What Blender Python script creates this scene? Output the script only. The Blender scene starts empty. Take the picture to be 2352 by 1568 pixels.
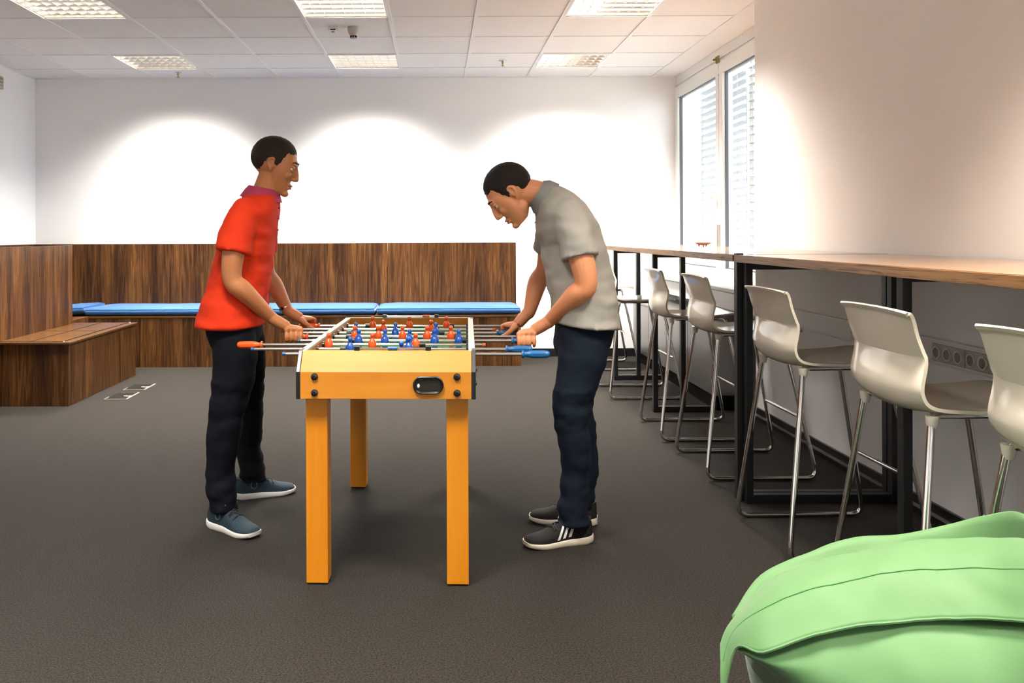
import bpy, bmesh, math, random
from mathutils import Vector, Matrix, noise

random.seed(7)
PI = math.pi
R = math.radians
S = bpy.context.scene
COL = S.collection

# ------------------------------------------------------------------ camera
cam_data = bpy.data.cameras.new('camera')
cam = bpy.data.objects.new('camera', cam_data)
COL.objects.link(cam)
cam_data.sensor_width = 36.0
cam_data.lens = 1950.0 / 2352.0 * 36.0
cam_data.shift_x = (1176 - 1004) / 2352.0
cam_data.shift_y = -(784 - 537) / 2352.0
cam_data.clip_start = 0.05
cam.matrix_world = Matrix.Translation((0, 0, 1.23)) @ Matrix.Rotation(R(90), 4, 'X') @ Matrix.Rotation(-0.004, 4, 'Z')
S.camera = cam

# ------------------------------------------------------------------ world and exposure
W = bpy.data.worlds.new('overcast_sky')
S.world = W
W.use_nodes = True
bg = W.node_tree.nodes['Background']
bg.inputs[1].default_value = 5.0
_n, _l = W.node_tree.nodes, W.node_tree.links
_tc = _n.new('ShaderNodeTexCoord')
_sx = _n.new('ShaderNodeSeparateXYZ')
_cr = _n.new('ShaderNodeValToRGB')
_mr = _n.new('ShaderNodeMapRange')
_mr.inputs['From Min'].default_value = -1.0
_mr.inputs['From Max'].default_value = 1.0
_l.new(_tc.outputs['Generated'], _sx.inputs[0])
_l.new(_sx.outputs['Z'], _mr.inputs[0])
_l.new(_mr.outputs[0], _cr.inputs['Fac'])
_cr.color_ramp.elements[0].position = 0.485
_cr.color_ramp.elements[0].color = (0.34, 0.34, 0.33, 1)      # ground below the horizon
_cr.color_ramp.elements[1].position = 0.52
_cr.color_ramp.elements[1].color = (0.86, 0.93, 1.0, 1)       # overcast sky
_l.new(_cr.outputs['Color'], bg.inputs[0])
S.view_settings.view_transform = 'Standard'
S.view_settings.look = 'None'
S.view_settings.gamma = 1.0
S.view_settings.use_curve_mapping = False
S.view_settings.exposure = 1.4
S.cycles.max_bounces = 10
S.cycles.diffuse_bounces = 6
S.cycles.glossy_bounces = 5
S.cycles.transparent_max_bounces = 12
S.cycles.caustics_reflective = False
S.cycles.caustics_refractive = False
S.cycles.sample_clamp_indirect = 6.0

# ------------------------------------------------------------------ ceiling lamps (light only; housings are built below)
LAMP_X = (-2.525, -0.65, 1.225)
LAMP_COL = (1.0, 0.95, 0.88)
def lamp_light(x, y, z, power, size=0.54, spread=128, warm=False):
    l = bpy.data.lights.new('lamp_light', 'AREA')
    l.shape = 'SQUARE'
    l.size = size
    l.energy = power
    l.color = (1.0, 0.91, 0.80) if warm else LAMP_COL
    l.spread = R(spread)
    o = bpy.data.objects.new('lamp_light', l)
    COL.objects.link(o)
    o.location = (x, y, z)
    return o
P_SEEN, P_BACK = 90.0, 27.0
for _x in LAMP_X:
    for _y in (7.6925, 5.8175):
        lamp_light(_x, _y, 2.862, P_SEEN)
    for _y in (2.0675, 0.1925, -1.6825):
        lamp_light(_x, _y, 2.785, P_BACK * (0.8 if _x > 1 else 1.0), spread=102, warm=_x > 1)

# ------------------------------------------------------------------ materials
def mat(name, col, rough=0.6, metal=0.0, **kw):
    m = bpy.data.materials.new(name)
    m.use_nodes = True
    b = m.node_tree.nodes['Principled BSDF']
    b.inputs['Base Color'].default_value = (*col, 1)
    b.inputs['Roughness'].default_value = rough
    b.inputs['Metallic'].default_value = metal
    for k, v in kw.items():
        b.inputs[k.replace('_', ' ')].default_value = v
    return m

def grain(name, cols, scale, rough=0.4, detail=6.0, distort=1.2, bump=0.0, second=0.35):
    """Stretched-noise material: streaks whose direction is the axis with the small scale."""
    m = mat(name, cols[0][1], rough)
    nt = m.node_tree
    N, L = nt.nodes, nt.links
    b = N['Principled BSDF']
    tc = N.new('ShaderNodeTexCoord')
    mp = N.new('ShaderNodeMapping')
    mp.inputs['Scale'].default_value = scale
    L.new(tc.outputs['Object'], mp.inputs['Vector'])
    n1 = N.new('ShaderNodeTexNoise')
    n1.inputs['Scale'].default_value = 1.0
    n1.inputs['Detail'].default_value = detail
    n1.inputs['Roughness'].default_value = 0.62
    n1.inputs['Distortion'].default_value = distort
    L.new(mp.outputs['Vector'], n1.inputs['Vector'])
    n2 = N.new('ShaderNodeTexNoise')
    n2.inputs['Scale'].default_value = 0.22
    n2.inputs['Detail'].default_value = 2.0
    L.new(mp.outputs['Vector'], n2.inputs['Vector'])
    mx = N.new('ShaderNodeMix')
    mx.inputs[0].default_value = second
    L.new(n1.outputs['Fac'], mx.inputs[2])
    L.new(n2.outputs['Fac'], mx.inputs[3])
    cr = N.new('ShaderNodeValToRGB')
    e = cr.color_ramp.elements
    while len(e) < len(cols):
        e.new(0.5)
    for i, (p, c) in enumerate(cols):
        e[i].position = p
        e[i].color = (*c, 1)
    L.new(mx.outputs[0], cr.inputs['Fac'])
    L.new(cr.outputs['Color'], b.inputs['Base Color'])
    if bump:
        bp = N.new('ShaderNodeBump')
        bp.inputs['Strength'].default_value = bump
        bp.inputs['Distance'].default_value = 0.002
        L.new(mx.outputs[0], bp.inputs['Height'])
        L.new(bp.outputs['Normal'], b.inputs['Normal'])
    return m

def speckle(name, c1, c2, scale, rough=0.9, bump=0.3, dist=0.003, **kw):
    m = mat(name, c1, rough, **kw)
    nt = m.node_tree
    N, L = nt.nodes, nt.links
    b = N['Principled BSDF']
    tc = N.new('ShaderNodeTexCoord')
    n1 = N.new('ShaderNodeTexNoise')
    n1.inputs['Scale'].default_value = scale
    n1.inputs['Detail'].default_value = 3.0
    n1.inputs['Roughness'].default_value = 0.7
    L.new(tc.outputs['Object'], n1.inputs['Vector'])
    cr = N.new('ShaderNodeValToRGB')
    cr.color_ramp.elements[0].position = 0.36
    cr.color_ramp.elements[0].color = (*c1, 1)
    cr.color_ramp.elements[1].position = 0.66
    cr.color_ramp.elements[1].color = (*c2, 1)
    L.new(n1.outputs['Fac'], cr.inputs['Fac'])
    L.new(cr.outputs['Color'], b.inputs['Base Color'])
    if bump:
        bp = N.new('ShaderNodeBump')
        bp.inputs['Strength'].default_value = bump
        bp.inputs['Distance'].default_value = dist
        L.new(n1.outputs['Fac'], bp.inputs['Height'])
        L.new(bp.outputs['Normal'], b.inputs['Normal'])
    return m

M = {}
M['wall'] = speckle('white_wall_paint', (0.88, 0.87, 0.86), (0.90, 0.89, 0.88), 180, 0.85, 0.05, 0.001)
M['tile'] = speckle('ceiling_tile', (0.86, 0.835, 0.81), (0.90, 0.875, 0.85), 260, 0.9, 0.1, 0.001)
M['bar'] = mat('white_metal', (0.84, 0.82, 0.80), 0.45)
M['carpet'] = speckle('carpet', (0.0020, 0.0016, 0.0012), (0.040, 0.0315, 0.0240), 170, 0.95, 0.4, 0.003, Sheen_Weight=0.04, Sheen_Roughness=0.5, Specular_IOR_Level=0.12)
M['wood'] = grain('zebrano_veneer', [(0.32, (0.013, 0.005, 0.002)), (0.43, (0.050, 0.018, 0.0055)), (0.52, (0.115, 0.045, 0.012)), (0.68, (0.27, 0.118, 0.033))], (34, 34, 1.6), 0.42, 7, 1.6, 0.1)
M['wood'].node_tree.nodes['Principled BSDF'].inputs['Specular IOR Level'].default_value = 0.25
M['wood_flat'] = grain('zebrano_veneer_flat', [(0.30, (0.075, 0.032, 0.011)), (0.5, (0.15, 0.066, 0.021)), (0.7, (0.23, 0.105, 0.035))], (5, 34, 34), 0.22, 5, 0.6)
M['counter'] = grain('olive_wood', [(0.40, (0.05, 0.02, 0.008)), (0.47, (0.32, 0.15, 0.05)), (0.55, (0.50, 0.25, 0.09)), (0.75, (0.58, 0.31, 0.12))], (34, 2.6, 80), 0.42, 4, 1.4, 0.0, 0.2)
M['counter_top'] = grain('olive_wood_top', [(0.30, (0.40, 0.20, 0.085)), (0.55, (0.55, 0.30, 0.135)), (0.75, (0.62, 0.36, 0.17))], (16, 1.2, 16), 0.2, 4, 1.0, 0.0, 0.2)
M['counter_top'].node_tree.nodes['Principled BSDF'].inputs['Coat Weight'].default_value = 0.4
M['beech'] = grain('orange_beech', [(0.30, (0.70, 0.22, 0.006)), (0.55, (0.84, 0.29, 0.010)), (0.75, (0.90, 0.36, 0.025))], (9, 9, 0.9), 0.35, 4, 0.8)
M['beech_across'] = grain('orange_beech_across', [(0.30, (0.62, 0.21, 0.016)), (0.55, (0.76, 0.285, 0.025)), (0.75, (0.83, 0.35, 0.045))], (1.0, 14, 14), 0.5, 4, 0.9)
M['beech_across'].node_tree.nodes['Principled BSDF'].inputs['Specular IOR Level'].default_value = 0.3
M['pale'] = mat('pale_laminate', (0.72, 0.64, 0.55), 0.4)
M['black'] = mat('black_plastic', (0.008, 0.008, 0.008), 0.35)
M['steel_black'] = mat('black_powder_coat', (0.010, 0.011, 0.013), 0.4)
M['chrome'] = mat('chrome', (0.82, 0.80, 0.78), 0.07, 1.0)
M['rod'] = mat('steel_rod', (0.80, 0.77, 0.72), 0.18, 1.0)
M['shell'] = mat('cream_plastic', (0.82, 0.75, 0.615), 0.16, 0, Coat_Weight=0.4)
M['orange'] = mat('orange_plastic', (0.90, 0.11, 0.015), 0.28)
M['blue_p'] = mat('blue_plastic', (0.012, 0.085, 0.42), 0.28)
M['blue_h'] = mat('blue_grip', (0.010, 0.13, 0.36), 0.35)
M['field'] = mat('green_field', (0.03, 0.16, 0.05), 0.5)
M['cushion'] = speckle('blue_fabric', (0.009, 0.110, 0.345), (0.013, 0.138, 0.40), 500, 0.75, 0.15, 0.001, Sheen_Weight=0.2)
M['bag'] = speckle('green_fabric', (0.110, 0.262, 0.088), (0.125, 0.285, 0.100), 700, 0.62, 0.08, 0.0006, Sheen_Weight=0.15, Specular_IOR_Level=0.3)
M['seam'] = mat('green_thread', (0.028, 0.13, 0.032), 0.9)
M['white_plastic'] = mat('white_plastic', (0.80, 0.79, 0.76), 0.35)
M['grey_plastic'] = mat('warm_grey_plastic', (0.55, 0.52, 0.47), 0.4)
M['dark'] = mat('dark_recess', (0.010, 0.009, 0.008), 0.95, 0, Specular_IOR_Level=0.03)
M['radiator'] = mat('brushed_grey_metal', (0.30, 0.29, 0.28), 0.32, 0.85)
M['brass'] = mat('dull_brass', (0.35, 0.25, 0.10), 0.35, 0.9)
M['alu'] = mat('louvre_aluminium', (0.88, 0.84, 0.79), 0.12, 1.0)
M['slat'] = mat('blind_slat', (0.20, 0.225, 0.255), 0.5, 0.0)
M['bead'] = mat('grey_bead', (0.20, 0.18, 0.16), 0.5)
M['red_shirt'] = speckle('red_jersey', (0.90, 0.045, 0.010), (0.97, 0.058, 0.014), 600, 0.8, 0.1, 0.001, Specular_IOR_Level=0.15)
M['red_trim'] = mat('magenta_collar', (0.52, 0.04, 0.10), 0.8)
M['grey_shirt'] = speckle('grey_jersey', (0.50, 0.47, 0.415), (0.56, 0.525, 0.465), 600, 0.85, 0.1, 0.001, Specular_IOR_Level=0.2)
M['grey_trim'] = mat('grey_collar', (0.40, 0.39, 0.37), 0.85)
M['navy'] = speckle('navy_cotton', (0.0028, 0.0028, 0.0055), (0.0048, 0.0048, 0.009), 500, 0.8, 0.1, 0.001, Specular_IOR_Level=0.12)
M['denim'] = speckle('dark_denim', (0.0040, 0.0080, 0.017), (0.0095, 0.017, 0.031), 420, 0.85, 0.15, 0.001, Specular_IOR_Level=0.15)
M['skin_tan'] = mat('tanned_skin', (0.50, 0.185, 0.065), 0.5, 0, Subsurface_Weight=0.06)
M['skin'] = mat('fair_skin', (0.66, 0.265, 0.12), 0.5, 0, Subsurface_Weight=0.06)
M['hair'] = speckle('dark_brown_hair', (0.010, 0.006, 0.004), (0.034, 0.021, 0.014), 260, 0.7, 0.8, 0.003, Specular_IOR_Level=0.25)
M['hair2'] = speckle('black_brown_hair', (0.007, 0.0045, 0.0035), (0.024, 0.016, 0.012), 260, 0.7, 0.8, 0.003, Specular_IOR_Level=0.25)
M['eye'] = mat('eye_white', (0.75, 0.72, 0.68), 0.2)
M['iris'] = mat('dark_iris', (0.03, 0.018, 0.01), 0.15)
M['lip'] = mat('lip_skin', (0.42, 0.15, 0.10), 0.5)
M['teal_shoe'] = speckle('slate_teal_mesh', (0.011, 0.024, 0.034), (0.026, 0.046, 0.060), 420, 0.75, 0.3, 0.001, Specular_IOR_Level=0.2)
M['black_shoe'] = speckle('charcoal_mesh', (0.006, 0.0055, 0.005), (0.017, 0.015, 0.0135), 420, 0.75, 0.3, 0.001, Specular_IOR_Level=0.2)
M['sole'] = mat('white_foam_sole', (0.78, 0.73, 0.68), 0.5)
M['sole2'] = mat('cream_foam_sole', (0.78, 0.70, 0.56), 0.5)
M['stripe'] = mat('white_stripe', (0.82, 0.80, 0.78), 0.45)
M['lace'] = mat('dark_lace', (0.006, 0.008, 0.012), 0.8)
M['sock'] = mat('pale_sock', (0.55, 0.52, 0.55), 0.9)
M['dish'] = mat('terracotta_dish', (0.55, 0.30, 0.18), 0.45)
M['lid'] = speckle('carpet_lid', (0.002, 0.0016, 0.0013), (0.022, 0.018, 0.014), 150, 0.95, 0.5, 0.003, Specular_IOR_Level=0.12)
M['trim_metal'] = mat('satin_metal_trim', (0.62, 0.55, 0.45), 0.4, 0.6)

# albedo levels: one factor per family, so the whole set can be balanced against the exposure
for _k, _f in dict(beech=0.63, beech_across=0.66, wood=0.66, wood_flat=0.56, counter=0.58, counter_top=0.62, shell=0.84, cushion=0.55, bag=0.56, red_shirt=0.66,
                   grey_shirt=0.62, skin_tan=0.92, skin=1.0, sole=0.66, sole2=0.66, stripe=0.75, carpet=0.68, lid=0.75, pale=0.75, navy=0.8, denim=0.75,
                   teal_shoe=0.8, black_shoe=0.8, grey_plastic=0.8, trim_metal=0.6, orange=0.8, blue_h=0.7, blue_p=0.8, red_trim=0.7, grey_trim=0.6, dish=0.7, black=0.7, steel_black=0.7).items():
    for _nd in M[_k].node_tree.nodes:
        if _nd.type == 'VALTORGB':
            for _e in _nd.color_ramp.elements:
                _e.color = (*[c * _f for c in _e.color[:3]], 1)
        elif _nd.type == 'BSDF_PRINCIPLED':
            _c = _nd.inputs['Base Color'].default_value
            _nd.inputs['Base Color'].default_value = (_c[0] * _f, _c[1] * _f, _c[2] * _f, 1)

def clear_glass():
    m = bpy.data.materials.new('window_glass')
    m.use_nodes = True
    nt = m.node_tree
    nt.nodes.remove(nt.nodes['Principled BSDF'])
    o = nt.nodes['Material Output']
    t = nt.nodes.new('ShaderNodeBsdfTransparent')
    t.inputs[0].default_value = (0.96, 0.98, 0.98, 1)
    g = nt.nodes.new('ShaderNodeBsdfGlossy')
    g.inputs['Roughness'].default_value = 0.02
    lw = nt.nodes.new('ShaderNodeLayerWeight')
    lw.inputs['Blend'].default_value = 0.5
    pw = nt.nodes.new('ShaderNodeMath')
    pw.operation = 'POWER'
    pw.inputs[1].default_value = 5.0
    nt.links.new(lw.outputs['Facing'], pw.inputs[0])
    f = nt.nodes.new('ShaderNodeMath')
    f.operation = 'MULTIPLY_ADD'
    f.inputs[1].default_value = 0.5
    f.inputs[2].default_value = 0.03
    nt.links.new(pw.outputs[0], f.inputs[0])
    x = nt.nodes.new('ShaderNodeMixShader')
    nt.links.new(f.outputs[0], x.inputs[0])
    nt.links.new(t.outputs[0], x.inputs[1])
    nt.links.new(g.outputs[0], x.inputs[2])
    nt.links.new(x.outputs[0], o.inputs['Surface'])
    return m
M['glass'] = clear_glass()

# ------------------------------------------------------------------ mesh building
def cat(pts, n):
    """Catmull-Rom through tuples of any length, n steps per span."""
    out = []
    k = len(pts)
    for i in range(k - 1):
        p0, p1, p2, p3 = pts[max(i - 1, 0)], pts[i], pts[i + 1], pts[min(i + 2, k - 1)]
        for j in range(n):
            t = j / n
            out.append(tuple(0.5 * ((2 * b) + (c - a) * t + (2 * a - 5 * b + 4 * c - d) * t * t + (3 * b - a - 3 * c + d) * t ** 3)
                             for a, b, c, d in zip(p0, p1, p2, p3)))
    out.append(tuple(pts[-1]))
    return out

class MB:
    def __init__(s):
        s.v, s.f = [], []
    def add(s, vs, fs):
        o = len(s.v)
        s.v += [Vector(p) for p in vs]
        s.f += [tuple(i + o for i in f) for f in fs]
        return s
    def box(s, x0, x1, y0, y1, z0, z1, T=None):
        vs = [Vector((x, y, z)) for z in (z0, z1) for y in (y0, y1) for x in (x0, x1)]
        if T is not None:
            vs = [T @ p for p in vs]
        return s.add(vs, [(0, 2, 3, 1), (4, 5, 7, 6), (0, 1, 5, 4), (2, 6, 7, 3), (0, 4, 6, 2), (1, 3, 7, 5)])
    def loft(s, rings, cap=True, closed=False):
        n = len(rings[0])
        vs = [p for r in rings for p in r]
        fs = []
        m = len(rings)
        for i in range(m if closed else m - 1):
            a, b = i * n, ((i + 1) % m) * n
            for j in range(n):
                k = (j + 1) % n
                fs.append((a + j, a + k, b + k, b + j))
        if cap and not closed:
            fs.append(tuple(range(n))[::-1])
            fs.append(tuple(range((m - 1) * n, m * n)))
        return s.add(vs, fs)
    def tube(s, path, rad, seg=10, cap=True, flat=1.0, flat_dir=None):
        """Tube along a polyline; rad is one number or one per point; flat squashes it along flat_dir."""
        P = [Vector(p) for p in path]
        n = len(P)
        if not isinstance(rad, (list, tuple)):
            rad = [rad] * n
        tang = []
        for i in range(n):
            d = P[min(i + 1, n - 1)] - P[max(i - 1, 0)]
            tang.append(d.normalized() if d.length > 1e-9 else Vector((0, 0, 1)))
        up = Vector((0, 0, 1)) if abs(tang[0].z) < 0.9 else Vector((1, 0, 0))
        u = tang[0].cross(up).normalized()
        rings = []
        for i in range(n):
            u = (u - tang[i] * u.dot(tang[i])).normalized()
            w = tang[i].cross(u)
            ring = []
            for j in range(seg):
                a = 2 * PI * j / seg
                off = (u * math.cos(a) + w * math.sin(a)) * rad[i]
                if flat_dir is not None:
                    off -= flat_dir * off.dot(flat_dir) * (1 - flat)
                ring.append(P[i] + off)
            rings.append(ring)
        return s.loft(rings, cap)
    def ell(s, c, r, T=None, seg=20, rings=12):
        c = Vector(c)
        vs, fs = [], []
        for i in range(rings + 1):
            th = PI * i / rings
            for j in range(seg):
                ph = 2 * PI * j / seg
                p = Vector((r[0] * math.sin(th) * math.cos(ph), r[1] * math.sin(th) * math.sin(ph), r[2] * math.cos(th)))
                vs.append(c + p if T is None else c + T @ p)
        for i in range(rings):
            for j in range(seg):
                k = (j + 1) % seg
                fs.append((i * seg + j, (i + 1) * seg + j, (i + 1) * seg + k, i * seg + k))
        return s.add(vs, fs)
    def lathe(s, prof, T=None, seg=16):
        """prof: (radius, height) about local z; T places it."""
        T = T or Matrix.Identity(4)
        rings = [[T @ Vector((max(r, 1e-4) * math.cos(2 * PI * j / seg), max(r, 1e-4) * math.sin(2 * PI * j / seg), h)) for j in range(seg)] for r, h in prof]
        return s.loft(rings)
    def prism(s, poly, axis, a, b):
        """Closed polygon (two coordinates) pushed along axis 'x', 'y' or 'z' from a to b."""
        def mk(p, t):
            return {'x': (t, p[0], p[1]), 'y': (p[0], t, p[1]), 'z': (p[0], p[1], t)}[axis]
        return s.loft([[mk(p, a) for p in poly], [mk(p, b) for p in poly]])
    def xf(s, T):
        s.v = [T @ p for p in s.v]
        return s
    def mesh(s, name):
        me = bpy.data.meshes.new(name)
        me.from_pydata([tuple(p) for p in s.v], [], s.f)
        bm = bmesh.new()
        bm.from_mesh(me)
        bmesh.ops.remove_doubles(bm, verts=bm.verts, dist=1e-5)
        bmesh.ops.recalc_face_normals(bm, faces=bm.faces)
        bm.to_mesh(me)
        bm.free()
        return me

def finish(me, m, smooth=True, angle=38):
    if m is not None:
        me.materials.clear()
        me.materials.append(m)
    if smooth:
        me.shade_smooth()
        if angle:
            me.set_sharp_from_angle(angle=R(angle))
    return me

def obj(name, mb, m, parent=None, smooth=True, bevel=0.0, loc=None, angle=38):
    me = mb if isinstance(mb, bpy.types.Mesh) else mb.mesh(name)
    finish(me, m, smooth, angle)
    o = bpy.data.objects.new(name, me)
    COL.objects.link(o)
    if parent is not None:
        o.parent = parent
    if loc is not None:
        o.location = loc
    if bevel:
        b = o.modifiers.new('bevel', 'BEVEL')
        b.width = bevel
        b.segments = 2
        b.limit_method = 'ANGLE'
        b.angle_limit = R(40)
    return o

def tag(o, label=None, category=None, group=None, kind=None):
    if label: o['label'] = label
    if category: o['category'] = category
    if group: o['group'] = group
    if kind: o['kind'] = kind
    return o

def empty(name, loc=(0, 0, 0), rz=0.0):
    o = bpy.data.objects.new(name, None)
    COL.objects.link(o)
    o.location = loc
    o.rotation_euler = (0, 0, rz)
    return o

def thing(name, label, category, loc=(0, 0, 0), rz=0.0, group=None):
    return tag(empty(name, loc, rz), label, category, group)

def dup(root, loc, rz, label):
    r = root.copy()
    COL.objects.link(r)
    r.location = loc
    r.rotation_euler = (0, 0, rz)
    r['label'] = label
    for ch in list(root.children):
        c = ch.copy()
        COL.objects.link(c)
        c.parent = r
        for g in list(ch.children):
            d = g.copy()
            COL.objects.link(d)
            d.parent = c
    return r

def remesh(mb, voxel, smooth_iter=4, fac=0.5):
    """Fuse overlapping closed shapes into one continuous surface."""
    me = mb.mesh('tmp')
    o = bpy.data.objects.new('tmp', me)
    COL.objects.link(o)
    r = o.modifiers.new('r', 'REMESH')
    r.mode = 'VOXEL'
    r.voxel_size = voxel
    r.adaptivity = 0.0
    s = o.modifiers.new('s', 'SMOOTH')
    s.factor = fac
    s.iterations = smooth_iter
    dg = bpy.context.evaluated_depsgraph_get()
    dg.update()
    out = bpy.data.meshes.new_from_object(o.evaluated_get(dg))
    bpy.data.objects.remove(o)
    return out

def wrinkle(me, amp, scale, fn=None):
    n = [v.normal.copy() for v in me.vertices]
    for v, nn in zip(me.vertices, n):
        p = v.co
        q = Vector((p.x * scale[0], p.y * scale[1], p.z * scale[2]))
        a = amp * (fn(p) if fn else 1.0)
        v.co = p + nn * a * (noise.noise(q) + 0.5 * noise.noise(q * 2.1))
    me.update()
    return me

# ------------------------------------------------------------------ room shell
CZ = 2.795          # ceiling height
BACK, LEFT, PIER, WIN = 8.5, -4.02, 2.11, 2.40
FRONT = -3.4

def struct(name, mb, m, parent=None, smooth=False, bevel=0.0):
    return tag(obj(name, mb, m, parent, smooth, bevel), kind='structure')

struct('floor', MB().box(LEFT - 0.2, 2.8, FRONT - 0.2, BACK + 0.2, -0.1, 0.0), M['carpet'])
struct('wall_back', MB().box(LEFT - 0.2, 2.50, BACK, BACK + 0.2, 0, 3.05), M['wall'])
struct('wall_left', MB().box(LEFT - 0.2, LEFT, FRONT, BACK, 0, 3.05), M['wall'])
struct('wall_front', MB().box(LEFT - 0.2, 2.8, FRONT - 0.2, FRONT, 0, 3.05), M['wall'])
struct('wall_right', MB().box(PIER, 2.5, 0.0, 5.63, 0, 3.05).box(PIER, 2.5, FRONT, -3.0, 0, 3.05).box(PIER, 2.5, -3.0, 0.0, 0, 0.92).box(PIER, 2.5, -3.0, 0.0, 2.6, 3.05), M['wall'])  # includes the opening cut for the added fill window
wb = MB()
wb.box(WIN, 2.5, 5.63, BACK, 0, 0.80)
wb.box(WIN + 0.0, 2.5, 5.63, 5.80, 0.80, 3.05)
struct('wall_right_below_window', wb, M['wall'])

# ceiling: slab, plaster border, grid bars and tiles
XS = [-0.9625 + 0.625 * k for k in range(-4, 6)]          # grid lines running away from the camera
XS[-1] = 2.1625
YS = [8.005 - 0.625 * k for k in range(0, 6)]             # cross lines 8.005 ... 4.88
cb = MB()
cb.box(LEFT - 0.2, 2.5, FRONT - 0.2, YS[-1], CZ + 0.003, 3.1)
cb.box(LEFT - 0.2, 2.5, YS[-1], BACK + 0.2, 2.93, 3.1)
cb.box(2.165, 2.5, YS[-1], BACK, CZ, 2.93)
ceiling = struct('ceiling', cb, M['tile'])
xs_all = [LEFT] + [x for x in XS if x > LEFT + 0.02]
ys_all = sorted(YS) + [BACK]
lamps = [(x, y) for x in LAMP_X for y in (7.6925, 5.8175)]
tile_cache = {}
for i in range(len(xs_all) - 1):
    for j in range(len(ys_all) - 1):
        x0, x1, y0, y1 = xs_all[i], xs_all[i + 1], ys_all[j], ys_all[j + 1]
        cx, cy = (x0 + x1) / 2, (y0 + y1) / 2
        if any(abs(cx - a) < 0.2 and abs(cy - b) < 0.2 for a, b in lamps):
            continue
        key = (round(x1 - x0, 3), round(y1 - y0, 3))
        if key not in tile_cache:
            w, d = key[0] / 2 - 0.003, key[1] / 2 - 0.003
            tile_cache[key] = MB().loft([[(-w, -d, 0.018), (w, -d, 0.018), (w, d, 0.018), (-w, d, 0.018)],
                                         [(-w, -d, 0.004), (w, -d, 0.004), (w, d, 0.004), (-w, d, 0.004)],
                                         [(-w + 0.004, -d + 0.004, 0), (w - 0.004, -d + 0.004, 0), (w - 0.004, d - 0.004, 0), (-w + 0.004, d - 0.004, 0)]]).mesh('ceiling_tile')
            finish(tile_cache[key], M['tile'], False)
        o = bpy.data.objects.new('ceiling_tile', tile_cache[key])
        COL.objects.link(o)
        o.parent = ceiling
        o.location = (cx, cy, CZ + 0.003 + random.uniform(0, 0.0015))
for x in xs_all[1:]:
    obj('grid_bar', MB().box(x - 0.013, x + 0.013, YS[-1], BACK, CZ - 0.004, CZ + 0.004), M['bar'], ceiling, False)
for y in YS:
    obj('cross_bar', MB().box(LEFT, 2.1625, y - 0.005, y + 0.005, CZ - 0.001, CZ + 0.006), M['bar'], ceiling, False)
obj('wall_angle', MB().box(LEFT, 2.165, BACK - 0.018, BACK, CZ - 0.003, CZ + 0.004), M['bar'], ceiling, False)
obj('wall_angle', MB().box(LEFT, LEFT + 0.018, YS[-1], BACK, CZ - 0.003, CZ + 0.004), M['bar'], ceiling, False)

# louvre ceiling lights
def lamp_housing():
    t = thing('ceiling_light', '', 'ceiling light', group='square louvre lights in the tiled ceiling')
    h = 0.302
    b = MB()
    for sx in (-1, 1):
        b.box(min(sx * h, sx * (h - 0.012)), max(sx * h, sx * (h - 0.012)), -h, h, 0.0, 0.085)
        b.box(-h + 0.012, h - 0.012, min(sx * h, sx * (h - 0.012)), max(sx * h, sx * (h - 0.012)), 0.0, 0.085)
    b.box(-h, h, -h, h, 0.085, 0.095)
    obj('housing', b, M['alu'], t, False)
    f = MB()
    for sx in (-1, 1):
        f.box(min(sx * (h + 0.006), sx * (h - 0.008)), max(sx * (h + 0.006), sx * (h - 0.008)), -h - 0.006, h + 0.006, -0.006, 0.0)
        f.box(-h, h, min(sx * (h + 0.006), sx * (h - 0.008)), max(sx * (h + 0.006), sx * (h - 0.008)), -0.006, 0.0)
    obj('trim_frame', f, M['bar'], t, False)
    # V-shaped lamellas across and parabolic dividers along
    v = MB().prism([(-0.003, 0.004), (0.003, 0.004), (0.012, 0.05), (-0.012, 0.05)], 'x', -h + 0.013, h - 0.013).mesh('lamella')
    finish(v, M['alu'], False)
    for k in range(5):
        o = bpy.data.objects.new('lamella', v)
        COL.objects.link(o); o.parent = t
        o.location = (0, -0.232 + 0.116 * k, 0)
    d = MB().prism([(-0.0015, 0.006), (0.0015, 0.006), (0.005, 0.048), (-0.005, 0.048)], 'y', -h + 0.013, h - 0.013).mesh('divider')
    finish(d, M['alu'], False)
    for k in range(7):
        o = bpy.data.objects.new('divider', d)
        COL.objects.link(o); o.parent = t
        o.location = (-0.2175 + 0.0725 * k, 0, 0)
    return t
lamp0 = lamp_housing()
LL = {(0, 0): 'louvre ceiling light in the back row at the left, near the back wall',
      (0, 1): 'louvre ceiling light in the front row at the top left of the photo',
      (1, 0): 'louvre ceiling light in the back row, middle one of three',
      (1, 1): 'louvre ceiling light in the front row, directly before the smoke detector',
      (2, 0): 'louvre ceiling light in the back row at the right, nearest the window',
      (2, 1): 'louvre ceiling light in the front row at the right, near the window'}
first = True
for i, x in enumerate(LAMP_X):
    for j, y in enumerate((7.6925, 5.8175)):
        if first:
            lamp0.location = (x, y, CZ); lamp0['label'] = LL[(i, j)]; first = False
        else:
            dup(lamp0, (x, y, CZ), 0, LL[(i, j)])

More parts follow.
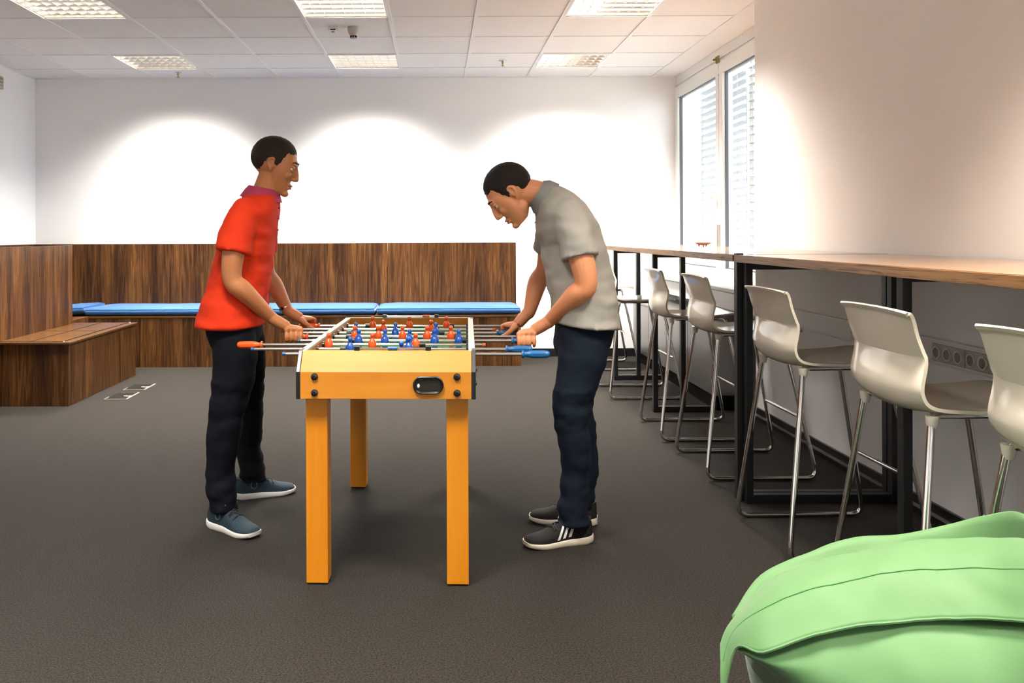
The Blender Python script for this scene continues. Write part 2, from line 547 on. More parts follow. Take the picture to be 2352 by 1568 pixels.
# detectors and sprinklers on the ceiling
t = thing('smoke_detector', 'cream cone-shaped smoke detector on a ceiling tile', 'smoke detector', (-0.628, 6.44, CZ))
obj('body', MB().lathe([(0.046, 0.003), (0.047, -0.012), (0.044, -0.03), (0.030, -0.058), (0.027, -0.062)], seg=24), M['grey_plastic'], t)
for k in range(8):
    a = 2 * PI * k / 8
    T = Matrix.Rotation(a, 4, 'Z')
    obj('fin', MB().box(0.020, 0.026, -0.004, 0.004, -0.078, -0.06, T), M['dark'], t, False)
obj('cap', MB().lathe([(0.026, -0.074), (0.026, -0.080), (0.018, -0.083)], seg=20), M['grey_plastic'], t)
t = thing('ceiling_sensor', 'small square white sensor box on the ceiling beside the smoke detector', 'sensor', (-0.78, 6.44, CZ))
obj('body', MB().box(-0.037, 0.037, -0.04, 0.04, -0.026, 0.003), M['white_plastic'], t, False, 0.004)
obj('slot', MB().box(-0.02, 0.02, -0.042, -0.036, -0.024, -0.016), M['dark'], t, False)
obj('lens', MB().lathe([(0.018, -0.025), (0.016, -0.032), (0.008, -0.036)], seg=16), M['grey_plastic'], t)
def sprinkler(label, loc):
    t = thing('sprinkler', label, 'sprinkler', loc, group='sprinkler heads in the ceiling')
    obj('rose', MB().lathe([(0.034, 0.003), (0.034, -0.003), (0.014, -0.009)], seg=20), M['chrome'], t)
    obj('nozzle', MB().lathe([(0.010, -0.006), (0.010, -0.022), (0.006, -0.03), (0.006, -0.042)], seg=12), M['brass'], t)
    obj('deflector', MB().lathe([(0.004, -0.042), (0.015, -0.046), (0.015, -0.049)], seg=12), M['brass'], t)
sprinkler('small brass sprinkler head on the ceiling at the left, near the back wall', (-2.49, 8.18, CZ))
sprinkler('small brass sprinkler head on the ceiling, right of the middle light', (0.60, 7.69, CZ))

# ------------------------------------------------------------------ window
win = tag(empty('window_1'), kind='structure')
Y0, Y1 = 5.80, 8.49
ym = 7.16                                     # meeting line of the two sashes
fr = MB()
fr.box(WIN, WIN + 0.09, Y0, Y1, 2.66, CZ)           # head
fr.box(WIN, WIN + 0.09, Y0, Y1, 0.80, 0.87)         # foot
fr.box(WIN, WIN + 0.09, Y1 - 0.03, Y1, 0.87, 2.66)
fr.box(WIN, WIN + 0.09, Y0, Y0 + 0.05, 0.87, 2.66)
fr.box(WIN + 0.01, WIN + 0.09, ym - 0.025, ym + 0.025, 0.87, 2.66)
obj('window_frame', fr, M['white_plastic'], win, False, 0.004)
obj('reveal_edge', MB().box(WIN - 0.012, WIN, Y0, Y1, 2.70, 2.715), M['white_plastic'], win, False)
def sash(a, b, hinge):
    m = MB()
    w = 0.085
    for (p, q, r, s_) in ((a, b, 0.85, 0.93), (a, b, 2.57, 2.68), (a, a + w, 0.93, 2.57), (b - w, b, 0.93, 2.57)):
        m.box(WIN - 0.022, WIN + 0.05, p, q, r, s_)
    sh = obj('sash', m, M['white_plastic'], win, False, 0.006)
    obj('pane', MB().box(WIN + 0.012, WIN + 0.018, a + w - 0.005, b - w + 0.005, 0.925, 2.575), M['glass'], sh, False)
    g = MB()
    for (p, q, r, s_) in ((a + w, b - w, 0.93, 0.938), (a + w, b - w, 2.562, 2.57), (a + w, a + w + 0.01, 0.93, 2.57), (b - w - 0.012, b - w, 0.93, 2.57)):
        g.box(WIN + 0.002, WIN + 0.026, p, q, r, s_)
    obj('gasket', g, mat('grey_gasket', (0.10, 0.11, 0.12), 0.6), sh, False)
    yh = a + 0.045 if hinge > 0 else b - 0.045
    h = MB().box(WIN - 0.036, WIN - 0.02, yh - 0.014, yh + 0.014, 1.44, 1.56)
    obj('handle_plate', h, M['white_plastic'], sh, False, 0.004)
    obj('handle', MB().tube([(WIN - 0.03, yh, 1.53), (WIN - 0.07, yh, 1.53), (WIN - 0.075, yh + 0.01 * hinge, 1.52), (WIN - 0.075, yh + 0.02 * hinge, 1.40)], 0.009, 8), M['white_plastic'], sh)
    yc = a + 0.02 if hinge > 0 else b - 0.02
    obj('hinge', MB().tube([(WIN - 0.03, yc, 2.66), (WIN - 0.03, yc, 2.72)], 0.009, 8).box(WIN - 0.06, WIN - 0.03, yc - 0.006, yc + 0.006, 2.685, 2.70), M['brass'], sh)
    obj('hinge_cover', MB().tube([(WIN - 0.028, yc, 1.10), (WIN - 0.028, yc, 1.30)], 0.008, 8), M['grey_plastic'], sh)
    return sh
sash(ym + 0.003, Y1 - 0.02, 1)
sash(Y0 + 0.04, ym - 0.003, -1)
obj('window_sill', MB().box(2.115, WIN + 0.02, 5.63, BACK, 0.797, 0.825), M['white_plastic'], win, False, 0.006)

fill_win = tag(empty('fill_window'), kind='structure')          # unseen window added behind the camera to bring in fill daylight
f2 = MB()
for (a, b, c, d) in ((-3.0, 0.0, 0.92, 1.0), (-3.0, 0.0, 2.52, 2.6), (-3.0, -2.92, 1.0, 2.52), (-0.08, 0.0, 1.0, 2.52), (-1.55, -1.45, 1.0, 2.52)):
    f2.box(WIN - 0.02, WIN + 0.06, a, b, c, d)
obj('window_frame', f2, M['white_plastic'], fill_win, False, 0.004)
for a, b in ((-2.92, -1.55), (-1.45, -0.08)):
    obj('pane', MB().box(WIN + 0.012, WIN + 0.018, a, b, 1.0, 2.52), M['glass'], fill_win, False)

# outside blinds
def blind(label, a, b):
    t = thing('window_blind', label, 'blind', (WIN + 0.24, (a + b) / 2, 0), group='slatted blinds outside the window')
    h = (b - a) / 2
    sl = MB().loft([[(-0.038, -h, 0.003), (-0.037, -h, 0.006), (0.0, -h, 0.004), (0.037, -h, -0.005), (0.038, -h, -0.009), (0.0, -h, 0.001)],
                    [(-0.038, h, 0.003), (-0.037, h, 0.006), (0.0, h, 0.004), (0.037, h, -0.005), (0.038, h, -0.009), (0.0, h, 0.001)]]).mesh('slat')
    finish(sl, M['slat'], False)
    for k in range(25):
        o = bpy.data.objects.new('slat', sl)
        COL.objects.link(o); o.parent = t
        o.location = (0, 0, 0.92 + 0.07 * k)
    for y in (-h + 0.12, h - 0.12):
        obj('ladder_cord', MB().tube([(-0.04, y, 0.80), (-0.04, y, 2.68)], 0.003, 6), M['grey_plastic'], t)
    obj('head_rail', MB().box(-0.04, 0.04, -h, h, 2.66, 2.72), M['grey_plastic'], t, False)
    for y in (-h + 0.2, h - 0.2):
        obj('bracket', MB().box(-0.155, -0.04, y - 0.015, y + 0.015, 2.68, 2.70), M['grey_plastic'], t, False)
    for y in (-h - 0.02, h + 0.02):
        obj('guide_rail', MB().box(-0.012, 0.012, y - 0.012, y + 0.012, 0.70, 2.72), M['grey_plastic'], t, False)
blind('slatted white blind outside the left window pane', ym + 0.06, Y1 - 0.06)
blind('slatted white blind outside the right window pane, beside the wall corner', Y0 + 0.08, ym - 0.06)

# ------------------------------------------------------------------ skirting, cable duct, radiator
def skirt(name, pts):
    """pts: list of (x0, x1, y0, y1) foot strips."""
    m, g = MB(), MB()
    for (x0, x1, y0, y1) in pts:
        m.box(x0, x1, y0, y1, 0.0, 0.08)
    return struct(name, m, M['black'])
sk = skirt('baseboard_right', [(PIER - 0.014, PIER, FRONT, 5.644)])
obj('bead', MB().box(PIER - 0.026, PIER - 0.012, FRONT, 5.63, 0.032, 0.042), M['bead'], sk, False)
skirt('baseboard_back', [(0.79, WIN, BACK - 0.014, BACK)])
skirt('baseboard_left', [(LEFT, LEFT + 0.014, FRONT, 5.2)])
skirt('baseboard_front', [(LEFT, PIER, FRONT, FRONT + 0.014)])
skirt('baseboard_corner', [(PIER, WIN, 5.63, 5.644)])

duct = tag(empty('trim_1'), kind='structure')
obj('duct', MB().prism([(PIER + 0.001, 0.680), (PIER - 0.03, 0.680), (PIER - 0.034, 0.69), (PIER - 0.034, 0.772), (PIER - 0.03, 0.782), (PIER + 0.001, 0.782)], 'y', FRONT, 5.60), M['white_plastic'], duct, False)
obj('duct_lip', MB().box(PIER - 0.038, PIER - 0.03, FRONT, 5.60, 0.688, 0.694).box(PIER - 0.038, PIER - 0.03, FRONT, 5.60, 0.768, 0.774), M['white_plastic'], duct, False)
for y in (4.26, 3.0, 5.2):
    obj('duct_joint', MB().box(PIER - 0.0405, PIER - 0.03, y - 0.006, y + 0.006, 0.679, 0.783), M['white_plastic'], duct, False)
def socket_plate(x, yc, n, parent, zc=0.731):
    w = 0.0365 * n
    pl = obj('socket_plate', MB().box(x - 0.010, x, yc - w, yc + w, zc - 0.036, zc + 0.036), M['grey_plastic'], parent, False, 0.003)
    for k in range(n):
        y = yc - w + 0.0365 + 0.073 * k
        s = MB()
        T = Matrix.Translation((x - 0.010, y, zc)) @ Matrix.Rotation(R(-90), 4, 'Y')
        s.lathe([(0.026, 0.0), (0.026, 0.006), (0.0215, 0.006), (0.020, -0.006), (0.001, -0.006)], T, 20)
        so = obj('socket', s, M['white_plastic'], pl)
    for k in range(n):
        y = yc - w + 0.0365 + 0.073 * k
        obj('socket_well', MB().lathe([(0.019, 0.0), (0.019, 0.003)], Matrix.Translation((x - 0.012, y, zc)) @ Matrix.Rotation(R(-90), 4, 'Y'), 16), mat('socket_grey', (0.20, 0.17, 0.13), 0.5) if k == 0 and n == 3 and yc > 3.4 else bpy.data.materials.get('socket_grey') or M['grey_plastic'], pl)
socket_plate(PIER - 0.034, 3.44, 3, duct)
socket_plate(PIER - 0.034, 3.215, 3, duct)

duct2 = tag(empty('trim_2'), kind='structure')
obj('duct', MB().box(2.16, 2.40, 5.65, BACK - 0.01, 0.66, 0.79), M['white_plastic'], duct2, False, 0.004)
obj('duct_lip', MB().box(2.15, 2.165, 5.65, BACK - 0.01, 0.775, 0.785), M['white_plastic'], duct2, False)
socket_plate(2.16, 6.75, 1, duct2, 0.72)
socket_plate(2.16, 8.2, 3, duct2, 0.72)

t = thing('radiator', 'low grey metal convector radiator under the window', 'radiator', (2.15, 7.07, 0))
obj('body', MB().box(-0.24, 0.24, -1.19, 1.19, 0.10, 0.565), M['radiator'], t, False, 0.004)
obj('top_plate', MB().box(-0.255, 0.24, -1.2, 1.2, 0.565, 0.58), M['radiator'], t, False, 0.003)
for k in range(4):
    y = -1.19 + 0.595 * k
    obj('front_panel', MB().box(-0.246, -0.24, y + 0.004, y + 0.591, 0.13, 0.555), M['radiator'], t, False, 0.002)
obj('plinth', MB().box(-0.22, 0.24, -1.19, 1.19, 0.0, 0.10), M['dark'], t, False)

# small box on the left wall
t = thing('wall_box', 'small beige box on the left wall just under the ceiling', 'wall box', (LEFT, 7.70, 2.57))
obj('body', MB().box(0.0, 0.05, -0.09, 0.09, 0.0, 0.115), M['grey_plastic'], t, False, 0.004)
for k in range(3):
    obj('vent_slot', MB().box(0.048, 0.052, -0.07, 0.07, 0.025 + 0.03 * k, 0.035 + 0.03 * k), M['brass'], t, False)

# ------------------------------------------------------------------ corner bench with cushions
t = thing('corner_bench', 'long dark zebra-wood bench with a tall back panel along the back wall', 'bench', (-1.6, 8.2, 0))
ox, oy = -1.6, 8.2
def wbox(x0, x1, y0, y1, z0, z1, o=(0, 0)):
    return MB().box(x0 - o[0], x1 - o[0], y0 - o[1], y1 - o[1], z0, z1)
for a, b in ((-0.49, 0.782), (-1.76, -0.494), (-3.03, -1.764), (-4.0, -3.034)):
    obj('back_panel', wbox(a, b, 8.435, 8.465, 0.0, 1.142, (ox, oy)), M['wood'], t, False, 0.0015)
obj('seat_front', wbox(-4.0, 0.776, 7.90, 7.93, 0.0, 0.455, (ox, oy)), M['wood'], t, False, 0.0015)
obj('seat_end', wbox(0.746, 0.776, 7.93, 8.433, 0.0, 0.455, (ox, oy)), M['wood'], t, False, 0.0015)
obj('seat_board', wbox(-4.0, 0.776, 7.895, 8.433, 0.455, 0.475, (ox, oy)), M['wood_flat'], t, False, 0.0015)
t = thing('side_bench', 'dark wooden bench along the left wall, behind the tall partition panel', 'bench', (-3.6, 6.5, 0))
obj('back_panel', wbox(-4.018, -4.001, 5.2, 8.46, 0.0, 1.142, (-3.6, 6.5)), M['wood'], t, False, 0.0015)
obj('seat_box', wbox(-3.985, -3.24, 5.2, 7.88, 0.0, 0.475, (-3.6, 6.5)), M['wood'], t, False, 0.0015)
t = tag(obj('partition_panel', MB().box(-0.015, 0.015, -1.1, 1.1, 0.0, 1.144), M['wood'], None, False, 0.0015, loc=(-3.195, 6.30, 0)),
        'tall zebra-wood partition panel at the left edge, behind the low wooden box', 'panel')

def cushion_mesh(w, d, h, dome=0.012):
    """Boxy pad with soft edges, built as a grid of rings; origin at the centre of its underside."""
    nx, ny = 28, 12
    def pt(u, v, top):
        x, y = (u - 0.5) * w, (v - 0.5) * d
        ex, ey = min(u, 1 - u) * w, min(v, 1 - v) * d
        e = min(ex, ey)
        k = 1 - (1 - min(e / 0.05, 1.0)) ** 2
        z = h - 0.016 * (1 - k) + dome * min(1, ex / 0.15) * min(1, ey / 0.15) + 0.003 * noise.noise(Vector((x * 5, y * 7, 1.3))) if top else 0.012 * (1 - k)
        return (x, y, z)
    us = [0, 0.006, 0.015, 0.03] + [0.03 + 0.94 * i / nx for i in range(1, nx)] + [0.97, 0.985, 0.994, 1]
    vs = [0, 0.015, 0.04, 0.08] + [0.08 + 0.84 * i / ny for i in range(1, ny)] + [0.92, 0.96, 0.985, 1]
    m = MB()
    A, B = len(us), len(vs)
    for top in (True, False):
        m.add([pt(u, v, top) for u in us for v in vs], [(i * B + j, (i + 1) * B + j, (i + 1) * B + j + 1, i * B + j + 1) for i in range(A - 1) for j in range(B - 1)])
    # bulging side wall with a waist of three rows
    loop = [(u, 0) for u in us] + [(1, v) for v in vs[1:]] + [(u, 1) for u in us[::-1][1:]] + [(0, v) for v in vs[::-1][1:-1]]
    rows = []
    for s in (0.0, 0.25, 0.5, 0.75, 1.0):
        row = []
        for k, (u, v) in enumerate(loop):
            a, b = Vector(pt(u, v, False)), Vector(pt(u, v, True))
            p = a.lerp(b, s)
            bul = 0.010 * math.sin(PI * s) + 0.0012 * math.sin(k * 2.6) * math.sin(PI * s)
            n = Vector(((u - 0.5) * (abs(u - 0.5) > 0.499), (v - 0.5) * (abs(v - 0.5) > 0.499), 0))
            if n.length > 0:
                p += n.normalized() * bul
            row.append(p)
        rows.append(row)
    m.loft(rows, cap=False)
    return m
def cushion(label, loc, w, rz=0.0, tilt=(0, 0), d=0.52, h=0.075):
    t = thing('seat_cushion', label, 'cushion', loc, rz, 'blue bench cushions')
    t.rotation_euler = (tilt[0], tilt[1], rz)
    obj('cover', cushion_mesh(w, d, h), M['cushion'], t, angle=60)
    p = [(-w / 2 - 0.001, -d / 2 - 0.001, h - 0.014), (w / 2 + 0.001, -d / 2 - 0.001, h - 0.014), (w / 2 + 0.001, d / 2, h - 0.014), (-w / 2 - 0.001, d / 2, h - 0.014), (-w / 2 - 0.001, -d / 2, h - 0.014)]
    obj('piping', MB().tube(p, 0.004, 6), mat('blue_piping', (0.012, 0.14, 0.42), 0.7) if 'blue_piping' not in bpy.data.materials else bpy.data.materials['blue_piping'], t)
    return t
cushion('right-hand blue cushion on the back bench, behind the football table', (0.105, 8.165, 0.476), 1.325)
cushion('middle blue cushion on the back bench, running behind the man in red', (-1.263, 8.165, 0.476), 1.345)
cushion('blue cushion at the left end of the back bench, next to the corner', (-2.62, 8.165, 0.476), 1.31)
cushion('blue corner cushion tilted up behind the edge of the partition panel', (-3.58, 8.15, 0.476), 0.58, 0.0, (0, R(-4)), 0.5)

# low wooden box before the partition
t = thing('wooden_plinth', 'low wooden box with four inlaid lid panels at the left edge of the photo', 'wooden box', (-2.92, 6.79, 0))
o_ = (-2.92, 6.79)
obj('body', wbox(-3.172, -2.655, 6.11, 7.46, 0.0, 0.445, o_), M['wood'], t, False, 0.0015)
obj('top', wbox(-3.176, -2.64, 6.095, 7.475, 0.446, 0.462, o_), M['wood_flat'], t, False, 0.002)
inl = MB()
for (a, b, c, d) in ((-3.165, -2.955, 6.145, 6.79), (-2.937, -2.722, 6.145, 6.79), (-3.165, -2.955, 6.82, 7.43), (-2.937, -2.722, 6.82, 7.43)):
    obj('lid_panel', wbox(a, b, c, d, 0.4625, 0.4645, o_), M['wood_flat'], t, False, 0.001)
obj('lid_gap', wbox(-3.172, -2.705, 6.13, 7.45, 0.4615, 0.4632, o_), M['dark'], t, False)
for (x, y) in ((-2.70, 6.13), (-2.70, 7.45)):
    obj('corner_screw', MB().lathe([(0.008, 0.462), (0.008, 0.466), (0.004, 0.468)], Matrix.Translation((x - o_[0], y - o_[1], 0)), 12), M['chrome'], t)

# floor boxes
def floor_box(label, x, y):
    t = thing('floor_outlet', label, 'floor outlet', (x, y, 0), group='carpeted floor outlets')
    obj('lid', MB().box(0, 0.155, 0, 0.245, 0.001, 0.004), M['lid'], t, False)
    obj('front_trim', MB().box(-0.006, 0.16, -0.007, 0.0, 0.001, 0.006), M['trim_metal'], t, False)
    obj('side_trim', MB().box(0.155, 0.170, -0.007, 0.26, 0.001, 0.006), M['trim_metal'], t, False)
    obj('edge_trim', MB().box(-0.006, 0.0, 0.0, 0.09, 0.001, 0.006), M['trim_metal'], t, False)
    obj('cable_flap', MB().prism([(0.155, 0.085), (0.125, 0.10), (0.10, 0.11), (0.095, 0.13), (0.115, 0.13), (0.13, 0.118), (0.155, 0.135)], 'z', 0.004, 0.007), M['trim_metal'], t, False)
floor_box('nearer carpeted floor outlet with a pale metal edge, by the low wooden box', -2.49, 6.35)
floor_box('farther carpeted floor outlet with a pale metal edge, by the low wooden box', -2.49, 6.735)

# ------------------------------------------------------------------ high counter
def counter(label, y0, y1, frames, x0=1.372, x1=2.10):
    yc = (y0 + y1) / 2
    t = thing('high_counter', label, 'counter', (1.73, yc, 0), group='high counters along the right wall')
    o = (1.73, yc)
    obj('tabletop', wbox(x0, x1, y0, y1, 1.0955, 1.1275, o), M['counter'], t, False, 0.0012)
    obj('top_laminate', wbox(x0 + 0.001, x1 - 0.001, y0 + 0.001, y1 - 0.001, 1.1275, 1.129, o), M['counter_top'], t, False)
    for (fy, fx, top) in frames:
        a, b = fy - 0.02, fy + 0.02
        bx = 1.67 if fy > 5 else 2.06
        for xa in (fx, bx):
            f = obj('leg', wbox(xa, xa + 0.032, a, b, 0.0, top if xa == fx else 1.095, o), M['steel_black'], t, False, 0.002)
            if top > 1.1 and xa == fx:
                for zz in (1.0, 1.03):
                    obj('bolt', MB().lathe([(0.004, 0), (0.004, 0.003)], Matrix.Translation((xa - o[0] + 0.028, a - o[1], zz)) @ Matrix.Rotation(R(90), 4, 'X'), 8), M['chrome'], f)
        obj('top_bar', wbox(fx + 0.032, bx, a, b, 1.062, 1.0945, o), M['steel_black'], t, False, 0.002)
        obj('foot_bar', wbox(fx + 0.032, bx if bx > 2 else 1.90, a + 0.001, b - 0.001, 0.0, 0.04, o), M['steel_black'], t, False, 0.002)
    obj('side_rail', wbox(1.98, 2.01, y0 + 0.06, y1 - 0.06, 1.055, 1.094, o), M['steel_black'], t, False, 0.002)
counter('far wooden high counter on black steel legs, reaching to the window', 3.945, 7.25, ((3.965 - 0.045, 1.376, 1.136), (5.84, 1.48, 1.095), (7.13, 1.48, 1.095)))
counter('near wooden high counter along the right wall, nearest the camera', 1.20, 3.895, ((3.872, 1.40, 1.095), (2.875, 1.565, 1.095), (1.30, 1.40, 1.095)), 1.362)

t = thing('small_dish', 'small shallow terracotta dish standing on the far counter by the window', 'dish', (1.985, 6.34, 1.1292))
obj('bowl', MB().lathe([(0.030, 0.009), (0.048, 0.016), (0.060, 0.028), (0.058, 0.031), (0.045, 0.020), (0.001, 0.014)], seg=28), M['dish'], t)
for k in range(3):
    a = 2 * PI * k / 3 + 0.4
    obj('foot', MB().lathe([(0.005, 0.0), (0.007, 0.013)], Matrix.Translation((0.030 * math.cos(a), 0.030 * math.sin(a), 0)), 8), M['dish'], t)

# ------------------------------------------------------------------ bar stools
def make_stool():
    t = thing('bar_stool', '', 'bar stool', group='white bar stools along the counter')
    # seat shell: profile along the middle (x, z, half width, dish), lofted sideways
    prof = [(-0.266, 1.006, 0.197, -0.008), (-0.257, 1.010, 0.203, -0.005), (-0.247, 1.004, 0.204, 0.0), (-0.240, 0.985, 0.202, 0.006), (-0.231, 0.940, 0.200, 0.012), (-0.218, 0.893, 0.202, 0.018), (-0.214, 0.878, 0.204, 0.020),
            (-0.218, 0.850, 0.206, 0.024), (-0.229, 0.805, 0.207, 0.028), (-0.229, 0.775, 0.207, 0.030), (-0.212, 0.745, 0.207, 0.028), (-0.175, 0.731, 0.207, 0.022), (-0.11, 0.728, 0.208, 0.016), (-0.02, 0.729, 0.208, 0.012), (0.09, 0.737, 0.206, 0.008),
            (0.18, 0.748, 0.202, 0.005), (0.225, 0.745, 0.196, 0.003), (0.243, 0.731, 0.185, 0.0)]
    pf = cat(prof, 4)
    n = 22
    m = MB()
    top, bot = [], []
    for i, (x, z, w, d) in enumerate(pf):
        a, b = pf[max(i - 1, 0)], pf[min(i + 1, len(pf) - 1)]
        tx, tz = b[0] - a[0], b[1] - a[1]
        l = math.hypot(tx, tz)
        nx, nz = -tz / l, tx / l                       # towards the sitter's side
        ra, rb = [], []
        for j in range(n + 1):
            s = -1 + 2 * j / n
            lift = d * (abs(s) ** 2.6) - d * 0.5
            y = s * w
            ra.append((x + nx * lift, y, z + nz * lift))
            rb.append((x + nx * (lift - 0.010), y, z + nz * (lift - 0.010)))
        top.append(ra); bot.append(rb)
    rings = [ra + rb[::-1] for ra, rb in zip(top, bot)]
    m.loft(rings)
    sh = obj('seat_shell', m, M['shell'], t, bevel=0.003, angle=50)
    for s in (-1, 1):
        rb, rt = Vector((-0.275, 0.27 * s, 0.012)), Vector((-0.19, 0.193 * s, 0.690))
        fb, ft = Vector((0.275, 0.27 * s, 0.012)), Vector((0.135, 0.193 * s, 0.700))
        ru = (rt - rb).normalized(); fu = (ft - fb).normalized()
        r0, f0 = rb + ru * 0.055, fb + fu * 0.055
        obj('leg', MB().tube([r0, rt], 0.0105, 12), M['chrome'], t)
        obj('leg', MB().tube([f0, ft], 0.0105, 12), M['chrome'], t)
        def arc(p0, c, p1, k=6):
            return [p0 * (1 - u) ** 2 + c * 2 * u * (1 - u) + p1 * u * u for u in [i / k for i in range(k + 1)]]
        run = arc(r0, rb, rb + Vector((0.055, 0, 0))) + arc(fb - Vector((0.055, 0, 0)), fb, f0)
        obj('runner', MB().tube(run, 0.0105, 12), M['chrome'], t)
        # upper bends into the seat frame
        up = arc(rt, rt + ru * 0.035, Vector((-0.15, 0.16 * s, 0.713))) + [Vector((0.0, 0.155 * s, 0.713))] + arc(Vector((0.10, 0.16 * s, 0.714)), ft + fu * 0.025, ft)
        fr = obj('seat_frame', MB().tube(up, 0.0105, 12), M['chrome'], t)
        obj('bracket', MB().lathe([(0.018, 0.0), (0.016, -0.02), (0.011, -0.036)], Matrix.Translation(rt + ru * 0.028), 12), M['shell'], fr)
    obj('cross_bar', MB().tube([(-0.13, -0.16, 0.713), (-0.13, 0.16, 0.713)], 0.0095, 10), M['steel_black'], t)
    obj('cross_bar', MB().tube([(0.10, -0.16, 0.714), (0.10, 0.16, 0.714)], 0.0095, 10), M['steel_black'], t)
    k = (0.30 - 0.012) / 0.70
    xf, yf = 0.275 + (0.135 - 0.275) * k, 0.27 + (0.193 - 0.27) * k
    obj('footrest', MB().tube([(xf, -yf, 0.30), (xf, yf, 0.30)], 0.0085, 10), M['chrome'], t)
    return t
st = make_stool()
SP = [(1.565, 1.86, 0.5, 'white bar stool nearest the camera, cut off by the right edge of the photo'),
      (1.565, 2.55, -1.0, 'white bar stool second from the right edge, before the double wall sockets'),
      (1.565, 3.40, 0.6, 'white bar stool third from the right edge, just past the joint between counters'),
      (1.605, 4.48, 0.4, 'white bar stool fourth from the right edge, left of the black leg at the joint'),
      (1.590, 5.27, -0.5, 'white bar stool fifth from the right edge, before the window radiator'),
      (1.540, 6.53, 0.3, 'white bar stool half hidden behind the man in the grey shirt'),
      (1.535, 7.85, 0.0, 'white bar stool farthest away at the end of the counter, almost fully hidden')]
for i, (x, y, a, lab) in enumerate(SP):
    if i == 0:
        st.location = (x, y, 0); st.rotation_euler = (0, 0, R(a)); st['label'] = lab
    else:
        dup(st, (x, y, 0), R(a), lab)

# ------------------------------------------------------------------ football table
TC, TH = Vector((-0.158, 3.575, 0)), R(2.0)
TT = Matrix.Translation(TC) @ Matrix.Rotation(-TH, 4, 'Z')
TI = TT.inverted()
table = thing('football_table', 'orange wooden table football table with rods and players, between the two men', 'football table', TC, -TH)
HW, HL = 0.311, 0.640
for sy in (-1, 1):
    pr = [(sy * HL, 0.660), (sy * HL, 0.753), (sy * (HL - 0.048), 0.820), (sy * (HL - 0.070), 0.820), (sy * (HL - 0.070), 0.660)]
    lip = MB().prism(pr, 'x', -HW + 0.014, HW - 0.014)
    obj('end_panel', lip, M['beech_across'], table, False, 0.001)
    for sx in (-1, 1):
        x0, x1 = sorted((sx * (HW + 0.001), sx * (HW - 0.0135)))
        pc = [(sy * (HL + 0.002), 0.659), (sy * (HL + 0.002), 0.754), (sy * (HL - 0.048), 0.8215), (sy * (HL - 0.11), 0.8215), (sy * (HL - 0.11), 0.659)]
        obj('corner_cap', MB().prism(pc, 'x', x0, x1), M['black'], table, False, 0.002)
    for x in (-0.247, 0.247) if sy < 0 else ():
        for z in (0.681, 0.737):
            T = Matrix.Translation((x, -HL, z)) @ Matrix.Rotation(R(90), 4, 'X')
            bo = obj('bolt', MB().lathe([(0.0125, 0.0), (0.0125, 0.002), (0.0105, 0.006), (0.005, 0.0085), (0.0045, 0.0065), (0.001, 0.0065)], T, 20), M['black'], table)
for sx in (-1, 1):
    x0, x1 = sorted((sx * (HW - 0.001), sx * (HW - 0.024)))
    obj('side_panel', MB().box(x0, x1, -HL + 0.072, HL - 0.072, 0.66, 0.812), M['beech_across'], table, False)
    obj('side_rail', MB().box(x0, x1, -HL + 0.05, HL - 0.05, 0.812, 0.821), M['pale'], table, False, 0.001)
obj('end_rail', MB().box(-HW + 0.024, HW - 0.024, HL - 0.074, HL - 0.050, 0.8195, 0.8215), M['pale'], table, False)
for sx in (1,):
    for y in (-0.5, -0.2, 0.2):
        for z in (0.69, 0.74):
            T = Matrix.Translation((HW, y, z)) @ Matrix.Rotation(R(90), 4, 'Y')
            obj('bolt', MB().lathe([(0.009, 0.0), (0.008, 0.005), (0.003, 0.007)], T, 12), M['black'], table)
obj('playfield', MB().box(-HW + 0.024, HW - 0.024, -HL + 0.07, HL - 0.07, 0.685, 0.70), M['field'], table, False)
obj('field_line', MB().box(-HW + 0.024, HW - 0.024, -0.004, 0.004, 0.70, 0.7006), M['stripe'], table, False)
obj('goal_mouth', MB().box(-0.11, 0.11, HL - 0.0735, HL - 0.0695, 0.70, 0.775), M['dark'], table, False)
for sx in (-1, 1):
    for sy in (-1, 1):
        cx, cy = sx * 0.247, sy * 0.565
        lg = MB().box(cx - 0.038, cx + 0.038, cy - 0.038, cy + 0.038, 0.006, 0.66)
        l = obj('leg', lg, M['beech'], table, False, 0.002)
        obj('foot', MB().box(cx - 0.03, cx + 0.03, cy - 0.03, cy + 0.03, 0.0, 0.006), M['black'], l, False)
# goal return cup
def oval(w, h, y, zc, xc, n=40):
    out = []
    for k in range(n):
        a = 2 * PI * k / n
        c, s = math.cos(a), math.sin(a)
        out.append((xc + (w - h) * (1 if c > 0 else -1) * (1 if abs(c) > 1e-6 else 0) + h * c, y, zc + h * s))
    return out
gx, gz = 0.148, 0.7085
ring = MB().loft([oval(0.053, 0.031, -HL + 0.001, gz, gx), oval(0.053, 0.031, -HL - 0.007, gz, gx), oval(0.050, 0.028, -HL - 0.009, gz, gx),
                  oval(0.046, 0.024, -HL - 0.005, gz, gx), oval(0.044, 0.022, -HL + 0.003, gz, gx)], cap=False)
cup = obj('goal_return', ring, M['black'], table)
obj('cup_back', MB().loft([oval(0.0445, 0.0225, -HL + 0.0005, gz, gx), oval(0.0445, 0.0225, -HL - 0.0015, gz, gx)]), mat('cup_inside', (0.018, 0.016, 0.012), 0.18), cup, False)
obj('cup_glint', MB().ell((gx - 0.034, -HL - 0.002, gz - 0.003), (0.0045, 0.003, 0.008)), M['stripe'], cup)  # white blob standing in for a highlight on the cup
